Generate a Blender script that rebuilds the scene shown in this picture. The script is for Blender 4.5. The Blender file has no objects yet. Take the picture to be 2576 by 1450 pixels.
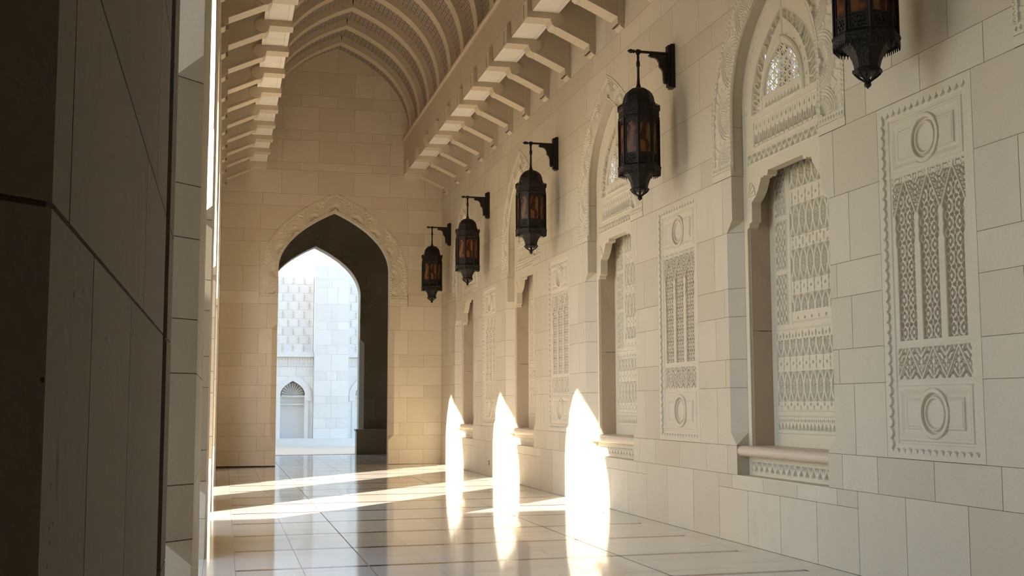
import bpy, bmesh, math, random
import numpy as np
from mathutils import Matrix, Vector

C = bpy.context.scene.collection
SC = bpy.context.scene
PI = math.pi
random.seed(7)
rng = np.random.default_rng(11)

# ------------------------------------------------------------------ camera
CAMPOS = (0.0, 0.0, 1.5)
cam_d = bpy.data.cameras.new('camera')
cam = bpy.data.objects.new('camera', cam_d); C.objects.link(cam)
cam_d.sensor_width = 36.0
cam_d.lens = 2939.42 / 2576 * 36.0
cam_d.clip_end = 400
yaw, pitch, roll = math.radians(13.7976), math.radians(5.70815), math.radians(-0.11646)
fwd = Vector((math.sin(yaw) * math.cos(pitch), math.cos(yaw) * math.cos(pitch), math.sin(pitch)))
rgt = Vector((math.cos(yaw), -math.sin(yaw), 0))
upv = rgt.cross(fwd)
r2 = math.cos(roll) * rgt + math.sin(roll) * upv
u2 = -math.sin(roll) * rgt + math.cos(roll) * upv
m = Matrix((r2, u2, -fwd)).transposed().to_4x4()
m.translation = Vector(CAMPOS)
cam.matrix_world = m
SC.camera = cam

# ------------------------------------------------------------------ sky, sun, exposure
SUNDIR = Vector((1.0, 1.1255, -0.749)).normalized()      # the way the light travels
w = bpy.data.worlds.new('sky'); SC.world = w; w.use_nodes = True
nt = w.node_tree; nt.nodes.clear()
wo = nt.nodes.new('ShaderNodeOutputWorld'); bg = nt.nodes.new('ShaderNodeBackground')
sky = nt.nodes.new('ShaderNodeTexSky'); sky.sky_type = 'NISHITA'; sky.sun_disc = False
sky.sun_elevation = math.radians(26.4)
sky.sun_rotation = math.atan2(-SUNDIR.x, -SUNDIR.y)
sky.dust_density = 0.5
bg.inputs['Strength'].default_value = 0.62
nt.links.new(sky.outputs[0], bg.inputs[0]); nt.links.new(bg.outputs[0], wo.inputs[0])
sun_d = bpy.data.lights.new('sun', 'SUN'); sun_d.energy = 17.0; sun_d.angle = math.radians(0.53)
sun_d.color = (1.0, 0.93, 0.82)
sun = bpy.data.objects.new('sun', sun_d); C.objects.link(sun)
sun.rotation_euler = SUNDIR.to_track_quat('-Z', 'Y').to_euler()
sun.location = (-20, -20, 20)
SC.view_settings.view_transform = 'Standard'
try: SC.view_settings.look = 'None'
except Exception: pass
SC.view_settings.gamma = 1.0
SC.view_settings.use_curve_mapping = False
SC.view_settings.exposure = 0.50
SC.cycles.max_bounces = 10
SC.cycles.diffuse_bounces = 6
SC.cycles.glossy_bounces = 4
SC.cycles.sample_clamp_indirect = 6.0

# ------------------------------------------------------------------ materials
def mat(name, col, rough=0.6, metal=0.0, spec=0.4):
    mt = bpy.data.materials.new(name); mt.use_nodes = True
    b = mt.node_tree.nodes['Principled BSDF']
    b.inputs['Base Color'].default_value = (*col, 1)
    b.inputs['Roughness'].default_value = rough
    b.inputs['Metallic'].default_value = metal
    b.inputs['Specular IOR Level'].default_value = spec
    return mt
def nodes(mt): return mt.node_tree.nodes, mt.node_tree.links, mt.node_tree.nodes['Principled BSDF']

def stone(name, c0, c1, c2, rough=0.55, tone=True, vein=1.0, bump=0.15, spec=0.35):
    """blocks vary between c0 and c1 by their own 'tone'; soft veins of c2"""
    mt = mat(name, c0, rough, spec=spec); N, L, b = nodes(mt)
    tc = N.new('ShaderNodeTexCoord')
    rnd = N.new('ShaderNodeMix'); rnd.data_type = 'RGBA'
    rnd.inputs[6].default_value = (*c0, 1); rnd.inputs[7].default_value = (*c1, 1)
    if tone:
        at = N.new('ShaderNodeAttribute'); at.attribute_name = 'tone'
        L.new(at.outputs['Fac'], rnd.inputs[0])
    else:
        ns = N.new('ShaderNodeTexNoise'); ns.inputs['Scale'].default_value = 0.9
        L.new(tc.outputs['Object'], ns.inputs['Vector']); L.new(ns.outputs[0], rnd.inputs[0])
    n1 = N.new('ShaderNodeTexNoise'); n1.inputs['Scale'].default_value = 1.6; n1.inputs['Detail'].default_value = 6
    n1.inputs['Distortion'].default_value = 1.4
    mp = N.new('ShaderNodeMapping'); mp.inputs['Scale'].default_value = (1, 1, 0.55); mp.inputs['Rotation'].default_value = (0.5, 0.3, 0)
    L.new(tc.outputs['Object'], mp.inputs[0]); L.new(mp.outputs[0], n1.inputs['Vector'])
    rp = N.new('ShaderNodeValToRGB'); rp.color_ramp.elements[0].position = 0.52; rp.color_ramp.elements[1].position = 0.78
    rp.color_ramp.elements[0].color = (0, 0, 0, 1); rp.color_ramp.elements[1].color = (0.75 * vein,) * 3 + (1,)
    L.new(n1.outputs[0], rp.inputs[0])
    mx = N.new('ShaderNodeMix'); mx.data_type = 'RGBA'
    L.new(rp.outputs[0], mx.inputs[0]); L.new(rnd.outputs[2], mx.inputs[6]); mx.inputs[7].default_value = (*c2, 1)
    n2 = N.new('ShaderNodeTexNoise'); n2.inputs['Scale'].default_value = 55; n2.inputs['Detail'].default_value = 3
    L.new(tc.outputs['Object'], n2.inputs['Vector'])
    hs = N.new('ShaderNodeHueSaturation'); L.new(mx.outputs[2], hs.inputs['Color'])
    mr = N.new('ShaderNodeMapRange'); mr.inputs[1].default_value = 0.3; mr.inputs[2].default_value = 0.7
    mr.inputs[3].default_value = 0.955; mr.inputs[4].default_value = 1.03
    L.new(n2.outputs[0], mr.inputs[0]); L.new(mr.outputs[0], hs.inputs['Value'])
    L.new(hs.outputs[0], b.inputs['Base Color'])
    if bump:
        bp = N.new('ShaderNodeBump'); bp.inputs['Strength'].default_value = bump; bp.inputs['Distance'].default_value = 0.004
        L.new(n2.outputs[0], bp.inputs['Height']); L.new(bp.outputs[0], b.inputs['Normal'])
    return mt

M = {}
M['wall'] = stone('ivory_sandstone_blocks', (0.62, 0.55, 0.43), (0.55, 0.475, 0.36), (0.54, 0.485, 0.38))
M['warm'] = stone('honey_sandstone_blocks', (0.69, 0.59, 0.44), (0.60, 0.50, 0.35), (0.57, 0.49, 0.37))
M['passage'] = stone('passage_stone_painted_shade', (0.30, 0.25, 0.18), (0.24, 0.195, 0.135), (0.26, 0.22, 0.165))  # same stone as the walls, with the passage's shade put into the colour
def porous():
    mt = stone('porous_shade_toned_sandstone', (0.36, 0.31, 0.25), (0.31, 0.265, 0.21), (0.27, 0.235, 0.19), rough=0.8, bump=0.3)  # pores and rust are its own; base tone darkened to imitate shade
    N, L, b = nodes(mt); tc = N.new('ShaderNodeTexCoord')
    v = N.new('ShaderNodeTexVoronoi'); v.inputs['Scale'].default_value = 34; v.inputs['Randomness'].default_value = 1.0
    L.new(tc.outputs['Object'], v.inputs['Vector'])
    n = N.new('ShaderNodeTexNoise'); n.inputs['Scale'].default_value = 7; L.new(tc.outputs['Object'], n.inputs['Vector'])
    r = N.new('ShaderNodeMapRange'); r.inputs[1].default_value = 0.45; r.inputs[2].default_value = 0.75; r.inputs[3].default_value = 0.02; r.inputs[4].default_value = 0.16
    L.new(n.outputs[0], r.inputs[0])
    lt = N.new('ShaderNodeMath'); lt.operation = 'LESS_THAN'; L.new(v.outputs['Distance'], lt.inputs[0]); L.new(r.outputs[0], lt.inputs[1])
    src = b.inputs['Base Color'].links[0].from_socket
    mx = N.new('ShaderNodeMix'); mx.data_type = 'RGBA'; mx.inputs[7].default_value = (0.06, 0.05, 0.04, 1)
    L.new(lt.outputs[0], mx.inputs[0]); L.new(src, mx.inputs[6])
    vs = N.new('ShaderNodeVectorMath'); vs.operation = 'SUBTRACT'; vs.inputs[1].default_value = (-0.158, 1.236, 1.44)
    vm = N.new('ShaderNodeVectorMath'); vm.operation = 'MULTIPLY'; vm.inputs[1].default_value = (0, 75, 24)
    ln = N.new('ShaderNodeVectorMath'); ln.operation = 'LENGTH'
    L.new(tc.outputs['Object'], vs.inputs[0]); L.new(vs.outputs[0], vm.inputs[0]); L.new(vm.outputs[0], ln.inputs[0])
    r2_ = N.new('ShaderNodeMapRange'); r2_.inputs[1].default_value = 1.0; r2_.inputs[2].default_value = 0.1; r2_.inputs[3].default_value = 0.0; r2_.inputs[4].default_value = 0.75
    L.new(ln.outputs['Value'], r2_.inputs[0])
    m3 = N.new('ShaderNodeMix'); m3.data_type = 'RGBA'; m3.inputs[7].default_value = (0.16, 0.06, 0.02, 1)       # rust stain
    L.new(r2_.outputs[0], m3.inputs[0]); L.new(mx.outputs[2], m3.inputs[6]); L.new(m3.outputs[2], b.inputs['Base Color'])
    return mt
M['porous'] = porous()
M['joint'] = mat('mortar', (0.26, 0.19, 0.13), 0.9)
M['carve'] = stone('carved_cream_marble', (0.65, 0.58, 0.455), (0.60, 0.53, 0.40), (0.57, 0.51, 0.41), tone=False, vein=0.5)
M['carve_warm'] = stone('carved_honey_stone', (0.70, 0.60, 0.45), (0.65, 0.55, 0.40), (0.60, 0.51, 0.39), tone=False, vein=0.4)
M['ceil'] = stone('corbel_sandstone', (0.60, 0.505, 0.37), (0.52, 0.425, 0.295), (0.50, 0.42, 0.31), tone=False, vein=0.6)
M['soffit'] = stone('pale_soffit_marble', (0.78, 0.72, 0.62), (0.72, 0.66, 0.56), (0.6, 0.55, 0.47), tone=False, vein=0.9)
M['sill'] = stone('peach_sill_marble', (0.66, 0.54, 0.42), (0.60, 0.48, 0.36), (0.55, 0.45, 0.36), tone=False, vein=0.7, rough=0.4)
M['reveal'] = stone('brown_reveal_marble', (0.50, 0.405, 0.30), (0.43, 0.34, 0.245), (0.36, 0.28, 0.20), tone=False, vein=1.2, rough=0.35)
M['white'] = stone('white_courtyard_marble', (0.74, 0.73, 0.69), (0.68, 0.67, 0.635), (0.62, 0.61, 0.58), vein=0.4)
M['white1'] = stone('white_carved_marble', (0.73, 0.72, 0.68), (0.69, 0.68, 0.65), (0.62, 0.61, 0.58), tone=False, vein=0.4)
M['wjoint'] = mat('pale_mortar', (0.56, 0.55, 0.52), 0.9)
M['pave'] = stone('courtyard_paving', (0.68, 0.58, 0.44), (0.62, 0.52, 0.39), (0.56, 0.48, 0.37), tone=False, vein=0.4)

def floor_mat():
    mt = mat('polished_marble_floor', (0.7, 0.62, 0.5), 0.07, spec=0.6); N, L, b = nodes(mt)
    at = N.new('ShaderNodeAttribute'); at.attribute_name = 'tone'
    tc = N.new('ShaderNodeTexCoord')
    mx = N.new('ShaderNodeMix'); mx.data_type = 'RGBA'
    mx.inputs[6].default_value = (0.80, 0.745, 0.65, 1); mx.inputs[7].default_value = (0.73, 0.67, 0.57, 1)
    L.new(at.outputs['Fac'], mx.inputs[0])
    n1 = N.new('ShaderNodeTexNoise'); n1.inputs['Scale'].default_value = 1.3; n1.inputs['Detail'].default_value = 7
    mp = N.new('ShaderNodeMapping'); mp.inputs['Scale'].default_value = (0.5, 2.4, 1)
    L.new(tc.outputs['Object'], mp.inputs[0]); L.new(mp.outputs[0], n1.inputs['Vector'])
    m2 = N.new('ShaderNodeMix'); m2.data_type = 'RGBA'; m2.inputs[7].default_value = (0.62, 0.55, 0.45, 1)
    mr = N.new('ShaderNodeMapRange'); mr.inputs[1].default_value = 0.5; mr.inputs[2].default_value = 0.8; mr.inputs[4].default_value = 0.6
    L.new(n1.outputs[0], mr.inputs[0]); L.new(mr.outputs[0], m2.inputs[0]); L.new(mx.outputs[2], m2.inputs[6])
    L.new(m2.outputs[2], b.inputs['Base Color'])
    n3 = N.new('ShaderNodeTexNoise'); n3.inputs['Scale'].default_value = 2.2
    L.new(tc.outputs['Object'], n3.inputs['Vector'])
    bp = N.new('ShaderNodeBump'); bp.inputs['Strength'].default_value = 0.06; bp.inputs['Distance'].default_value = 0.01
    L.new(n3.outputs[0], bp.inputs['Height']); L.new(bp.outputs[0], b.inputs['Normal'])
    return mt
M['floor'] = floor_mat()
M['inlay'] = mat('red_brown_inlay', (0.16, 0.075, 0.055), 0.12, spec=0.5)
M['fjoint'] = mat('floor_joint', (0.26, 0.20, 0.15), 0.5)

def pattern_mat(name, c0, c1, sc=9.0):
    """interlaced star lattice of fine raised lines"""
    mt = mat(name, c0, 0.6); N, L, b = nodes(mt)
    uv = N.new('ShaderNodeUVMap')
    out = None
    for ang in (0.0, PI / 4, PI / 2, 3 * PI / 4):
        mp = N.new('ShaderNodeMapping'); mp.inputs['Rotation'].default_value = (0, 0, ang)
        s_ = sc if ang in (0.0, PI / 2) else sc * 0.7071
        mp.inputs['Scale'].default_value = (s_, s_, 1)
        L.new(uv.outputs[0], mp.inputs[0])
        sx = N.new('ShaderNodeSeparateXYZ'); L.new(mp.outputs[0], sx.inputs[0])
        pp = N.new('ShaderNodeMath'); pp.operation = 'PINGPONG'; pp.inputs[1].default_value = 0.5
        L.new(sx.outputs[0], pp.inputs[0])
        a = N.new('ShaderNodeMath'); a.operation = 'SUBTRACT'; L.new(pp.outputs[0], a.inputs[0]); a.inputs[1].default_value = 0.18
        ab = N.new('ShaderNodeMath'); ab.operation = 'ABSOLUTE'; L.new(a.outputs[0], ab.inputs[0])
        lt = N.new('ShaderNodeMath'); lt.operation = 'LESS_THAN'; lt.inputs[1].default_value = 0.055
        L.new(ab.outputs[0], lt.inputs[0])
        if out is None: out = lt
        else:
            mxm = N.new('ShaderNodeMath'); mxm.operation = 'MAXIMUM'
            L.new(out.outputs[0], mxm.inputs[0]); L.new(lt.outputs[0], mxm.inputs[1]); out = mxm
    mx = N.new('ShaderNodeMix'); mx.data_type = 'RGBA'
    mx.inputs[6].default_value = (*c1, 1); mx.inputs[7].default_value = (*c0, 1)
    L.new(out.outputs[0], mx.inputs[0]); L.new(mx.outputs[2], b.inputs['Base Color'])
    bp = N.new('ShaderNodeBump'); bp.inputs['Strength'].default_value = 0.7; bp.inputs['Distance'].default_value = 0.02
    L.new(out.outputs[0], bp.inputs['Height']); L.new(bp.outputs[0], b.inputs['Normal'])
    return mt
M['lattice'] = pattern_mat('interlace_vault_panels', (0.44, 0.35, 0.275), (0.07, 0.068, 0.052))

def metal_mat():
    mt = mat('dark_bronze', (0.02, 0.015, 0.012), 0.45, 0.5, 0.5); N, L, b = nodes(mt)
    tc = N.new('ShaderNodeTexCoord')
    v = N.new('ShaderNodeTexVoronoi'); v.inputs['Scale'].default_value = 60
    L.new(tc.outputs['Object'], v.inputs['Vector'])
    bp = N.new('ShaderNodeBump'); bp.inputs['Strength'].default_value = 0.35; bp.inputs['Distance'].default_value = 0.004
    L.new(v.outputs['Distance'], bp.inputs['Height']); L.new(bp.outputs[0], b.inputs['Normal'])
    return mt
M['bronze'] = metal_mat()
def filigree_mat():
    mt = mat('bronze_filigree', (0.018, 0.014, 0.011), 0.5, 0.5, 0.5); N, L, b = nodes(mt)
    tc = N.new('ShaderNodeTexCoord')
    v = N.new('ShaderNodeTexVoronoi'); v.inputs['Scale'].default_value = 48
    L.new(tc.outputs['Object'], v.inputs['Vector'])
    cr = N.new('ShaderNodeValToRGB'); cr.color_ramp.elements[0].position = 0.16; cr.color_ramp.elements[1].position = 0.22
    cr.color_ramp.elements[0].color = (0.16, 0.11, 0.07, 1); cr.color_ramp.elements[1].color = (0.018, 0.014, 0.011, 1)  # pale specks are light glints through the piercings, painted into the colour
    L.new(v.outputs['Distance'], cr.inputs[0])
    n = N.new('ShaderNodeTexNoise'); n.inputs['Scale'].default_value = 9; L.new(tc.outputs['Object'], n.inputs['Vector'])
    g = N.new('ShaderNodeMath'); g.operation = 'GREATER_THAN'; g.inputs[1].default_value = 0.55; L.new(n.outputs[0], g.inputs[0])
    mx = N.new('ShaderNodeMix'); mx.data_type = 'RGBA'; mx.inputs[6].default_value = (0.018, 0.014, 0.011, 1)
    L.new(g.outputs[0], mx.inputs[0]); L.new(cr.outputs[0], mx.inputs[7]); L.new(mx.outputs[2], b.inputs['Base Color'])
    bp = N.new('ShaderNodeBump'); bp.inputs['Strength'].default_value = 0.8; bp.inputs['Distance'].default_value = 0.006
    L.new(v.outputs['Distance'], bp.inputs['Height']); L.new(bp.outputs[0], b.inputs['Normal'])
    return mt
M['filigree'] = filigree_mat()
def amber_mat():
    mt = mat('marbled_amber_glass', (0.3, 0.1, 0.03), 0.3, spec=0.25); N, L, b = nodes(mt)
    tc = N.new('ShaderNodeTexCoord')
    wv = N.new('ShaderNodeTexWave'); wv.inputs['Scale'].default_value = 3.2; wv.inputs['Distortion'].default_value = 11
    wv.inputs['Detail'].default_value = 2.5; wv.inputs['Detail Scale'].default_value = 1.2
    L.new(tc.outputs['Object'], wv.inputs['Vector'])
    cr = N.new('ShaderNodeValToRGB')
    e = cr.color_ramp.elements; e[0].position = 0.1; e[0].color = (0.04, 0.010, 0.004, 1)
    e[1].position = 0.95; e[1].color = (0.17, 0.08, 0.025, 1)
    k = e.new(0.5); k.color = (0.12, 0.035, 0.010, 1)
    L.new(wv.outputs[0], cr.inputs[0]); L.new(cr.outputs[0], b.inputs['Base Color'])
    b.inputs['Transmission Weight'].default_value = 0.0
    return mt
M['amber'] = amber_mat()
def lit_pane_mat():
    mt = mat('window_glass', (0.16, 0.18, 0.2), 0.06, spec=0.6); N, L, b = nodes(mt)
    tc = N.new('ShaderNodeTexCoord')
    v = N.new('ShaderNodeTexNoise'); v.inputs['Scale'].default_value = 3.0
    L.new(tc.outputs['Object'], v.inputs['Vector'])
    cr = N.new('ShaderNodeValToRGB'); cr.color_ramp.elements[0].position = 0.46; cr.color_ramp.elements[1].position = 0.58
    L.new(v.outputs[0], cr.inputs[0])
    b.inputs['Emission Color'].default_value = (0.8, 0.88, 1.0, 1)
    ml = N.new('ShaderNodeMath'); ml.operation = 'MULTIPLY'; ml.inputs[1].default_value = 0.9  # patchy glow on the glass stands in for light from behind it
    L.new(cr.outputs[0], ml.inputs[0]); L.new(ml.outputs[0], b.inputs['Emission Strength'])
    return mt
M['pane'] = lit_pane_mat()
M['dark'] = mat('dark_recess', (0.10, 0.08, 0.06), 0.9)
M['brass'] = mat('brass_cover', (0.55, 0.38, 0.16), 0.35, 0.6)
M['black'] = mat('black_plastic', (0.02, 0.02, 0.02), 0.5)

# ------------------------------------------------------------------ object helpers
def tag(o, label=None, cat=None, group=None, kind=None):
    if label: o['label'] = label
    if cat: o['category'] = cat
    if group: o['group'] = group
    if kind: o['kind'] = kind
    return o
def empty(name, loc=(0, 0, 0), rz=0.0):
    o = bpy.data.objects.new(name, None); C.objects.link(o)
    o.location = loc; o.rotation_euler = (0, 0, rz); o.empty_display_size = 0.1
    return o
def link(name, me, parent=None, loc=(0, 0, 0), rz=0.0):
    o = bpy.data.objects.new(name, me); C.objects.link(o)
    o.location = loc; o.rotation_euler = (0, 0, rz)
    if parent is not None: o.parent = parent
    return o
def copy_tree(o, parent=None):
    c = o.copy(); C.objects.link(c)
    if parent is not None: c.parent = parent
    for ch in list(o.children): copy_tree(ch, c)
    return c

class MB:
    """collects polygons, boxes, tubes, lofts; build() links them as one mesh"""
    def __init__(s): s.v = []; s.f = []; s.mi = []; s.tone = []
    def poly(s, pts, mi=0, tone=0.5):
        n = len(s.v); s.v += [tuple(p) for p in pts]; s.f.append(list(range(n, n + len(pts)))); s.mi.append(mi); s.tone.append(tone)
    def faces(s, vs, fs, mi=0, tone=0.5):
        n = len(s.v); s.v += [tuple(p) for p in vs]
        for f in fs: s.f.append([i + n for i in f]); s.mi.append(mi); s.tone.append(tone)
    def box(s, x0, x1, y0, y1, z0, z1, mi=0, tone=0.5):
        vs = [(x, y, z) for x in (x0, x1) for y in (y0, y1) for z in (z0, z1)]
        s.faces(vs, [(0, 1, 3, 2), (4, 6, 7, 5), (0, 4, 5, 1), (2, 3, 7, 6), (0, 2, 6, 4), (1, 5, 7, 3)], mi, tone)
    def extrude(s, pts2, place0, place1, mi=0, tone=0.5):
        """2-D outline, placed at two depths, with side walls and caps"""
        a = [place0(*p) for p in pts2]; b = [place1(*p) for p in pts2]; n = len(a)
        s.faces(a + b, [list(range(n - 1, -1, -1)), list(range(n, 2 * n))] + [(i, (i + 1) % n, n + (i + 1) % n, n + i) for i in range(n)], mi, tone)
    def loft(s, rings, closed=True, caps=True, mi=0, tone=0.5):
        n = len(rings[0]); vs = [p for r in rings for p in r]; fs = []
        for k in range(len(rings) - 1):
            for i in range(n if closed else n - 1):
                j = (i + 1) % n
                fs.append((k * n + i, k * n + j, (k + 1) * n + j, (k + 1) * n + i))
        if caps: fs.append(list(range(n - 1, -1, -1))); fs.append([(len(rings) - 1) * n + i for i in range(n)])
        s.faces(vs, fs, mi, tone)
    def lathe(s, prof, n=12, c=(0, 0), rot=0.0, mi=0):
        s.loft([[(c[0] + r * math.cos(rot + 2 * PI * i / n), c[1] + r * math.sin(rot + 2 * PI * i / n), z) for i in range(n)] for r, z in prof], mi=mi)
    def tube(s, p, q, r, n=10, r2=None, mi=0):
        p = Vector(p); q = Vector(q); d = (q - p).normalized(); a = d.orthogonal().normalized(); b = d.cross(a)
        r2 = r if r2 is None else r2
        s.loft([[tuple(o + rr * (math.cos(2 * PI * i / n) * a + math.sin(2 * PI * i / n) * b)) for i in range(n)] for o, rr in ((p, r), (q, r2))], mi=mi)
    def build(s, name, mats, parent=None, smooth=False, loc=(0, 0, 0), rz=0.0, recalc=False):
        me = bpy.data.meshes.new(name); me.from_pydata(s.v, [], s.f)
        if not isinstance(mats, (list, tuple)): mats = [mats]
        for x in mats: me.materials.append(x)
        me.polygons.foreach_set('material_index', s.mi)
        at = me.attributes.new('tone', 'FLOAT', 'FACE'); at.data.foreach_set('value', s.tone)
        if smooth: me.polygons.foreach_set('use_smooth', [True] * len(me.polygons))
        if recalc:
            bm = bmesh.new(); bm.from_mesh(me); bmesh.ops.recalc_face_normals(bm, faces=bm.faces); bm.to_mesh(me); bm.free()
        me.update()
        return link(name, me, parent, loc, rz)

def grid(name, P, mat_, parent=None, mask=None, loc=(0, 0, 0), rz=0.0, uv=None):
    """P: array [nv, nu, 3] -> smooth quad grid; mask [nv-1, nu-1] keeps cells"""
    nv, nu = P.shape[:2]
    idx = np.arange(nv * nu).reshape(nv, nu)
    q = np.stack([idx[:-1, :-1], idx[:-1, 1:], idx[1:, 1:], idx[1:, :-1]], -1).reshape(-1, 4)
    if mask is not None: q = q[mask.reshape(-1)]
    used, inv = np.unique(q.reshape(-1), return_inverse=True)
    co = P.reshape(-1, 3)[used].astype(np.float32); q = inv.reshape(-1, 4).astype(np.int32)
    me = bpy.data.meshes.new(name)
    me.vertices.add(len(co)); me.vertices.foreach_set('co', co.ravel())
    me.loops.add(q.size); me.loops.foreach_set('vertex_index', q.ravel())
    me.polygons.add(len(q)); me.polygons.foreach_set('loop_start', np.arange(0, q.size, 4, dtype=np.int32))
    me.update(calc_edges=True)
    me.polygons.foreach_set('use_smooth', np.ones(len(q), dtype=bool))
    if uv is not None:
        l = me.uv_layers.new(name='UVMap'); uvv = uv.reshape(-1, 2)[used][q.ravel()].astype(np.float32)
        l.data.foreach_set('uv', uvv.ravel())
    me.materials.append(mat_); me.update()
    return link(name, me, parent, loc, rz)

# ------------------------------------------------------------------ arch profiles
def bez(P, n=14):
    t = np.linspace(0, 1, n + 1)[:, None]; P = np.array(P, float)
    return (1 - t) ** 3 * P[0] + 3 * (1 - t) ** 2 * t * P[1] + 3 * (1 - t) * t * t * P[2] + t ** 3 * P[3]
class Arch:
    def __init__(s, P, n=24):
        s.P = P; s.pts = bez(P, n); s.hw0 = P[0][0]; s.zs = P[0][1]; s.top = P[3][1]
    def hw(s, z):
        z = np.asarray(z, float)
        return np.where(z <= s.zs, s.hw0, np.where(z >= s.top, 0.0, np.interp(z, s.pts[:, 1], s.pts[:, 0])))
    def at(s, p, zb, ps=0.3):
        """p in 0..1: from the foot (zb) up the jamb and round to the apex"""
        p = np.asarray(p, float); k = np.clip((p - ps) / (1 - ps), 0, 1)
        tt = np.linspace(0, 1, len(s.pts))
        u = np.where(p < ps, s.hw0, np.interp(k, tt, s.pts[:, 0]))
        z = np.where(p < ps, zb + (s.zs - zb) * p / ps, np.interp(k, tt, s.pts[:, 1]))
        return u, z
W_IN = Arch([(0.985, 4.72), (0.985, 5.36), (0.62, 5.73), (0, 6.02)])
W_OUT = Arch([(1.49, 4.60), (1.49, 5.46), (0.87, 6.03), (0, 6.43)])
E_IN = Arch([(1.41, 4.90), (1.41, 5.60), (0.76, 6.09), (0, 6.44)])
E_OUT = Arch([(1.88, 4.75), (1.88, 5.75), (1.15, 6.42), (0, 6.94)])
L_IN = Arch([(1.56, 4.80), (1.56, 5.55), (0.88, 6.13), (0, 6.52)])

# ------------------------------------------------------------------ block masonry
def cut(block, opens):
    """block (u0,u1,z0,z1); opens: list of (uc, zlo, zhi, f(z)->half width); returns polygons in (u,z)"""
    u0, u1, z0, z1 = block
    for uc, zl, zh, f in opens:
        if z1 <= zl or z0 >= zh: continue
        zz = [z0]
        for q in np.linspace(max(z0, zl), min(z1, zh), 9): zz.append(float(q))
        zz.append(z1); zz = sorted(set(round(q, 5) for q in zz))
        zz2 = []
        for q in zz:
            if abs(q - zl) < 1e-4 and q > z0 + 1e-4: zz2 += [(q, 0.0), (q, float(f(q)))]
            elif q < zl - 1e-4 or q > zh + 1e-4: zz2.append((q, 0.0))
            else: zz2.append((q, float(f(q))))
        mx = max(h for _, h in zz2)
        if u1 <= uc - mx or u0 >= uc + mx: continue
        out = []
        lp = [(q, min(u1, uc - h)) for q, h in zz2]; rp = [(q, max(u0, uc + h)) for q, h in zz2]
        if u0 < uc:
            a = [(q, e) for q, e in lp if e > u0 + 1e-3]
            if len(a) >= 2 and max(e for _, e in a) - u0 > 0.01:
                out.append([(u0, a[0][0])] + [(e, q) for q, e in a] + [(u0, a[-1][0])])
        if u1 > uc:
            a = [(q, e) for q, e in rp if e < u1 - 1e-3]
            if len(a) >= 2 and u1 - min(e for _, e in a) > 0.01:
                out.append([(u1, a[0][0])] + [(e, q) for q, e in a] + [(u1, a[-1][0])])
        return out
    return [[(u0, z0), (u1, z0), (u1, z1), (u0, z1)]]

def masonry(name, blocks, opens, place, mats, g=0.0024, depth=0.004, parent=None):
    """place(u, z, d): d>0 goes into the wall"""
    mb = MB()
    for b in blocks:
        u0, u1, z0, z1 = b
        if u1 - u0 < 0.02 or z1 - z0 < 0.02: continue
        tn = random.random()
        for p in cut((u0 + g, u1 - g, z0 + g, z1 - g), opens): mb.poly([place(u, z, 0.0) for u, z in p], 0, tn)
        for p in cut(b, opens): mb.poly([place(u, z, depth) for u, z in p], 1)
    return mb.build(name, mats, parent)

def rows(u0, u1, courses, joints):
    """joints(i) -> sorted list of joint positions for course i"""
    out = []
    for i in range(len(courses) - 1):
        js = [u0] + [j for j in sorted(joints(i)) if u0 + 0.03 < j < u1 - 0.03] + [u1]
        out += [(js[k], js[k + 1], courses[i], courses[i + 1]) for k in range(len(js) - 1)]
    return out

def reveal(name, zb, arch, place, depth, mat_, parent=None, face=None, cd=None, n=28):
    """jambs and soffit of an opening. face(z): half width at the wall face where it is chamfered (depth cd)"""
    zz = sorted(set([zb] + [z for z in (0.60, 0.735, 1.055, 1.19, 3.415, 3.545) if z > zb] + [arch.zs]))
    mb = MB()
    up = [(float(arch.hw0), z) for z in zz] + [(float(a), float(b)) for a, b in arch.pts[1:]]
    for sg in (-1, 1):
        cols = []
        for hwv, z in up:
            fw = face(z) if (face and z <= arch.zs) else hwv
            cols.append([(sg * fw, z, 0.0), (sg * hwv, z, cd if cd else depth * 0.5), (sg * hwv, z, depth)])
        for k in range(len(cols) - 1):
            for j in range(2):
                mb.poly([place(*cols[k][j]), place(*cols[k][j + 1]), place(*cols[k + 1][j + 1]), place(*cols[k + 1][j])], 0, 0.35 + 0.3 * ((k * 7) % 3) / 3)
    xs_ = np.array([z for _, z in up]);
    for zc in (1.048, 1.682, 1.996, 2.471, 2.786, 3.415, 4.04, 4.60):
        if zc < zb: continue
        for sg in (-1, 1):
            q = []
            for z in (zc - 0.0028, zc + 0.0028):
                fw = face(z) if (face and z <= arch.zs) else float(arch.hw0)
                e = 0.0012; q.append([(sg * (fw - e), z, -0.0005), (sg * (float(arch.hw0) - e), z, (cd if cd else depth * 0.5) - 0.0005), (sg * (float(arch.hw0) - e), z, depth)])
            for j in range(2): mb.poly([place(*q[0][j]), place(*q[0][j + 1]), place(*q[1][j + 1]), place(*q[1][j])], 1)
    return mb.build(name, [mat_, M['joint']], parent)

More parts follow.
